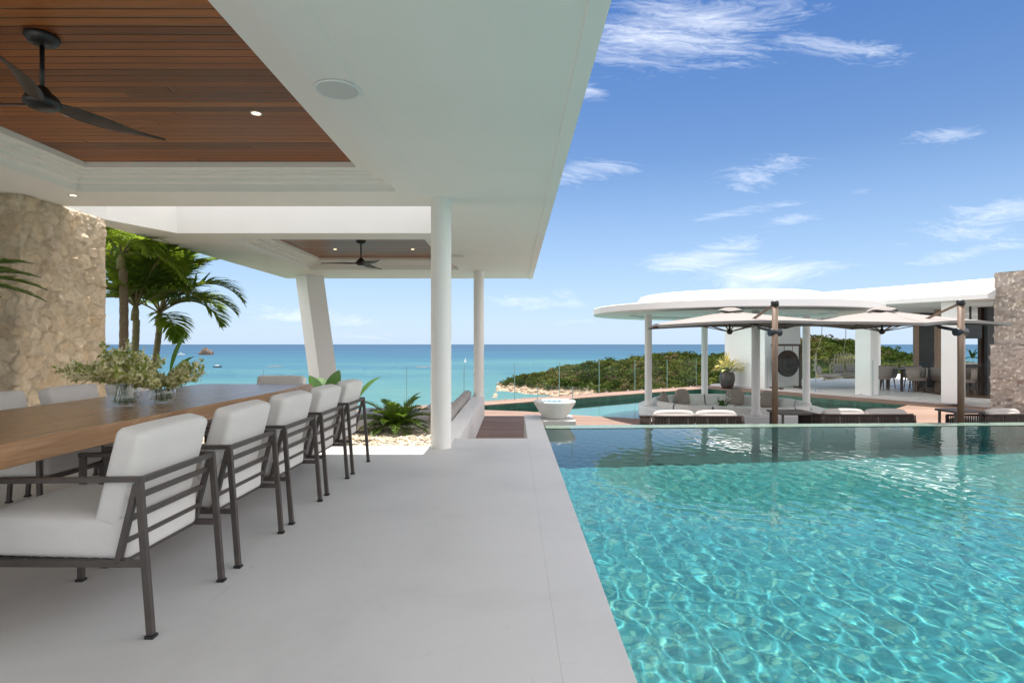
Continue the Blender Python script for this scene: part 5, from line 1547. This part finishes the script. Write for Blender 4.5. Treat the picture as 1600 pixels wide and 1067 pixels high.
# villa furniture: gong, potted plant, hanging chairs, dining set
def build_villa_things():
    g = Vector((9.72, 20.15, TZ)); u = Vector((.95, .30, 0)).normalized()
    root = empty('gong', g, 'dark bronze gong hanging in a timber frame before the white wall', 'gong')
    fr = MB()
    for s in (-.52, .52):
        p = g + u * s; fr.beam(p + Vector((0, 0, .05)), p + Vector((0, 0, 1.5)), .07, .07)
    fr.beam(g - u * .72 + Vector((0, 0, 1.535)), g + u * .72 + Vector((0, 0, 1.535)), .07, .07); fr.build('frame', DARKWOOD, root)
    for s in (-.52, .52):
        p = g + u * s; n = Vector((-u.y, u.x, 0)); MB().beam(p - n * .28 + Vector((0, 0, .025)), p + n * .28 + Vector((0, 0, .025)), .09, .05).build('foot', DARKWOOD, root)
    c = g + Vector((0, 0, .88)); M = rotz(math.atan2(u.y, u.x)) @ Matrix.Rotation(R(90), 3, 'X')
    mb = MB(); mb.lathe([(0, .05), (.07, .045), (.09, .02), (.20, .015), (.22, .028), (.24, .015), (.36, .01), (.39, .02), (.41, 0), (.41, -.06), (.37, -.06), (.37, -.02), (0, -.02)], (0, 0, 0), 48)
    mb.v = [tuple(c + M @ (Vector(v) * 1.15)) for v in mb.v]; mb.build('disc', GONG, root)
    rp = MB()
    for s in (-.18, .18): rp.tube([c + u * s + Vector((0, 0, .36)), c + u * s + Vector((0, 0, .63))], .008, 6)
    rp.build('cord', ROPE, root)

    pp = Vector((7.93, 21.15, DECK)); root = empty('potted_plant', pp, 'tall dark pot with a yellow-leaved plant beside the white wall', 'potted plant')
    MB().lathe([(0, 0), (.17, 0), (.23, .12), (.275, .32), (.27, .48), (.225, .60), (.21, .60), (.25, .47), (0, .45)], pp, 32).build('pot', POT, root)
    lv, sm = MB(), MB(); rng = random.Random(6)
    for k in range(46):
        a = rng.random() * 6.28; e = R(rng.uniform(30, 88)); frond(lv, sm, pp + Vector((rng.uniform(-.08, .08), rng.uniform(-.08, .08), .52)), a, e, rng.uniform(.55, .92), 1.3, .10, 18, rng, .024, .5, .45, 1.2)
    lv.build('leaves', PETAL_Y, root); sm.build('stems', STEM, root)

    # hanging rattan seats
    def swing(px, d, rz, label):
        c = at(px, VY, d); c.z = 0; root = empty('hanging_chair', (c.x, c.y, TZ), label, 'hanging chair', 'rattan hanging chairs on the villa terrace')
        fr = MB(); M = rotz(rz)
        P = lambda x, y, z: c + M @ Vector((x, y, z))
        for k in range(9):
            t = -1 + 2 * k / 8; hh = .36 + .34 * math.sqrt(max(0, 1 - (abs(t) ** 2.2)))
            fr.tube([P(t * .42, -.42 + .1 * t * t, -.02), P(t * .48, .05, -.10), P(t * .50, .36, .05), P(t * .46, .46, .30), P(t * .40, .42, .14 + hh)], .024, 6)
        for (yy, z, w) in ((-.40, 0, .44), (-.15, -.07, .48), (.15, -.10, .50), (.36, .05, .50), (.45, .22, .48), (.465, .40, .45), (.45, .58, .42), (.43, .74, .33)):
            fr.tube([P(-w, yy + .04, z), P(-w * .5, yy, z - .01), P(0, yy - .01, z - .015), P(w * .5, yy, z - .01), P(w, yy + .04, z)], .022, 6)
        fr.build('rattan_shell', RATTAN, root)
        MB().cushion(tuple(P(0, 0, .03)), (.80, .74, .10), .045, .015, M).build('seat_cushion', FABRIC3, root)
        for s in (-.22, .22): MB().cushion(tuple(P(s, .33, .22)), (.36, .12, .28), .06, .03, M @ Matrix.Rotation(R(-14), 3, 'X')).build('back_cushion', FABRIC3, root)
        rp = MB(); rp.tube([P(0, .42, .78), P(0, .25, 1.4), P(0, .2, 2.27)], .012, 5); rp.build('rope', RATTAN, root)
    swing(1296, 20.3, R(60), 'rattan hanging chair seen from its side, nearer the round pavilion')
    swing(1326, 21.0, R(-8), 'rattan hanging chair facing the camera, partly behind the white column')

    # dining set in the open room
    tc = at(1428, VY, 19.2); tc.z = TZ
    root = empty('villa_dining_table', tc, 'dark rectangular dining table in the open room of the villa', 'table')
    MB().b(tc.x - .75, tc.x + .75, tc.y - .45, tc.y + .45, TZ + .70, TZ + .74, .005).build('tabletop', DARKWOOD, root)
    for sx in (-1, 1):
        for sy in (-1, 1): MB().b(tc.x + sx * .66 - .03, tc.x + sx * .66 + .03, tc.y + sy * .36 - .03, tc.y + sy * .36 + .03, TZ + .006, TZ + .699).build('leg', DARKWOOD, root)
    def tub():
        r = empty('tub_chair', (0, 0, 0))
        mb = MB(); mb.lathe([(.20, .42), (.27, .45), (.30, .62), (.295, .80), (.265, .80), (.255, .62), (.20, .47)], (0, 0, 0), 20, True, R(200), R(520)); mb.build('back', FABRIC2, r)
        MB().lathe([(0, .48), (.22, .48), (.25, .45), (.25, .38), (0, .38)], (0, 0, 0), 20).build('seat', FABRIC2, r)
        for a in (45, 135, 225, 315): MB().tube([(.17 * math.cos(R(a)), .17 * math.sin(R(a)), .38), (.22 * math.cos(R(a)), .22 * math.sin(R(a)), .008)], [.02, .013], 8).build('leg', DARKWOOD, r)
        return r
    t0 = tub(); gt = 'taupe tub chairs in the villa dining room'
    places = [(-.42, -.72, 90, 'taupe tub chair turning its back at the near side of the villa table'), (-1.08, .0, 0, 'taupe tub chair at the seaward end of the villa table'),
              (.40, -.70, 90, 'taupe tub chair partly behind the villa column, near side of the table'), (-.38, .75, 270, 'taupe tub chair on the far side of the villa table'), (.42, .72, 270, 'taupe tub chair on the far side of the villa table by the dark panel')]
    for i, (x, y, a, lb) in enumerate(places):
        o = t0 if i == 0 else copy_tree(t0); o.location = (tc.x + x, tc.y + y, TZ + .006); o.rotation_euler.z = R(a + 0); tag(o, lb, 'chair', gt)
    c2_ = at(1513, VY, 17.6)
    for i, (x, y, a, lb) in enumerate([(-.1, 0, 60, 'taupe tub chair right of the villa column, before the bar'), (.55, .5, 120, 'taupe tub chair deep in the shade before the bar')]):
        o = copy_tree(t0); o.location = (c2_.x + x, c2_.y + y, TZ + .006); o.rotation_euler.z = R(a); tag(o, lb, 'chair', gt)
    # vase on the counter
    v = at(1519, VY, 19.6); v.z = .498; root = empty('counter_vase', v, 'small vase of dark leaves on the bar counter', 'vase')
    MB().lathe([(0, 0), (.06, 0), (.09, .08), (.05, .18), (.06, .2), (.05, .2), (.04, .17), (0, .02)], v, 20).build('vase', VASE_GLASS, root)
    lv = MB()
    for k in range(22): broad_leaf(lv, v + Vector((0, 0, .16)), rng.random() * 6.28, R(rng.uniform(5, 80)), rng.uniform(.2, .4), .03)
    lv.build('leaves', LEAF_BIG, root)


GONG = pm('dark_bronze', (.035, .025, .018), .45, .3, 12, .2, 40, metallic=.6)
build_villa_things()


# ------------------------------------------------------------------ out at sea
def boat(px, py, L, hull_c, label, kind='motor', rz=0.0):
    p = ground(px, py, SEAZ); root = empty('boat', p, label, 'boat', 'boats on the sea'); root.rotation_euler.z = rz
    W_ = L * .26; H = L * .13; vs = []; fs = []; n = 9
    for i in range(n):
        s = i / (n - 1); x = (s - .5) * L; w = W_ / 2 * (1 - max(0, (s - .45) / .55) ** 2.2) * (.9 if i == 0 else 1); sh = H * (1 + .5 * s * s)
        vs += [(x, -w, sh), (x, -w * .7, -.3), (x, w * .7, -.3), (x, w, sh)]
    for i in range(n - 1):
        a = i * 4; fs += [(a, a + 1, a + 5, a + 4), (a + 1, a + 2, a + 6, a + 5), (a + 2, a + 3, a + 7, a + 6), (a + 3, a, a + 4, a + 7)]
    fs += [(0, 3, 2, 1)]
    def put(mb, nm, mt):
        me = bpy.data.meshes.new(nm); me.from_pydata(mb.v, [], mb.f); me.materials.append(mt); me.update(); o = bpy.data.objects.new(nm, me); COL.objects.link(o); o.parent = root
    m = MB(); m.add(vs, fs); put(m, 'hull', hull_c)
    if kind == 'motor':
        m = MB(); m.b(-L * .22, L * .15, -W_ * .36, W_ * .36, H * .95, H * 2.1, L * .01); put(m, 'cabin', WHITE2)
        m = MB(); m.b(-L * .25, L * .05, -W_ * .4, W_ * .4, H * 2.1, H * 2.3); m.beam((-L * .1, 0, H * 2.3), (-L * .12, 0, H * 3.2), L * .012); put(m, 'roof', WHITE2)
    else:
        m = MB(); m.tube([(L * .05, 0, H * .8), (L * .05, 0, L * 1.25)], L * .012, 6); put(m, 'mast', WHITE2)
        m = MB(); m.add([(L * .03, 0, H * 1.6), (L * .03, 0, L * 1.2), (-L * .45, L * .03, H * 1.7), (-.06 * L, L * .05, L * .6)], [(0, 3, 1), (0, 2, 3), (3, 2, 1)]); m.add([(L * .08, 0, L * 1.1), (L * .48, 0, H * 1.4), (L * .12, L * .05, H * 1.6)], [(0, 1, 2)]); put(m, 'sail', WHITE2)


DARKHULL = pm('dark_hull', (.05, .06, .09), .4, .1, 1)
boat(340, 574, 18, DARKHULL, 'dark motor boat on the turquoise water left of the palm fronds', 'motor', .1)
boat(283, 554.5, 30, WHITE2, 'small white motor boat far out near the palm trunks', 'motor', .3)
boat(727, 566, 11, WHITE2, 'small white sailing boat between the two round columns', 'sail', 1.0)


def islet(px, py, wpx, h, label, seed, n=7):
    p = ground(px, py, SEAZ); d = p.y; w = wpx / F * d; rs = np.random.RandomState(seed); Vs, Fs, Cs = [], [], []; o = 0
    for k in range(n):
        v, f = ico(seed * 10 + k); x = rs.uniform(-.5, .5) * w; s = w * rs.uniform(.14, .24) * (1.25 - abs(x) / w * 1.5) * (7 / n) ** .8
        q = v * np.array([s, s, max(h * (1.1 - 1.8 * abs(x) / w), h * .2) * rs.uniform(.8, 1.0)]) + np.array([x, rs.uniform(-.2, .2) * w, 0])
        Vs.append(q + np.array(p)); Fs.append(f + o); o += len(v); g = rs.uniform(.8, 1.15); Cs.append(np.tile([.20 * g, .15 * g, .125 * g, 1], (len(v), 1)))
    ob = raw_mesh('rock_islet', np.concatenate(Vs), np.concatenate(Fs), ROCK, smooth=False, attr=np.concatenate(Cs)); tag(ob, label, 'islet', 'rock islets on the sea')


islet(322, 554.5, 22, 62, 'pointed pinkish rock islet by the hanging palm fronds', 1)
islet(428, 572.5, 34, 1.5, 'low flat reef of rocks left of the leaning column', 2, 22)
islet(662, 573.5, 30, 1.3, 'low dark reef rocks just left of the near round column', 3, 22)
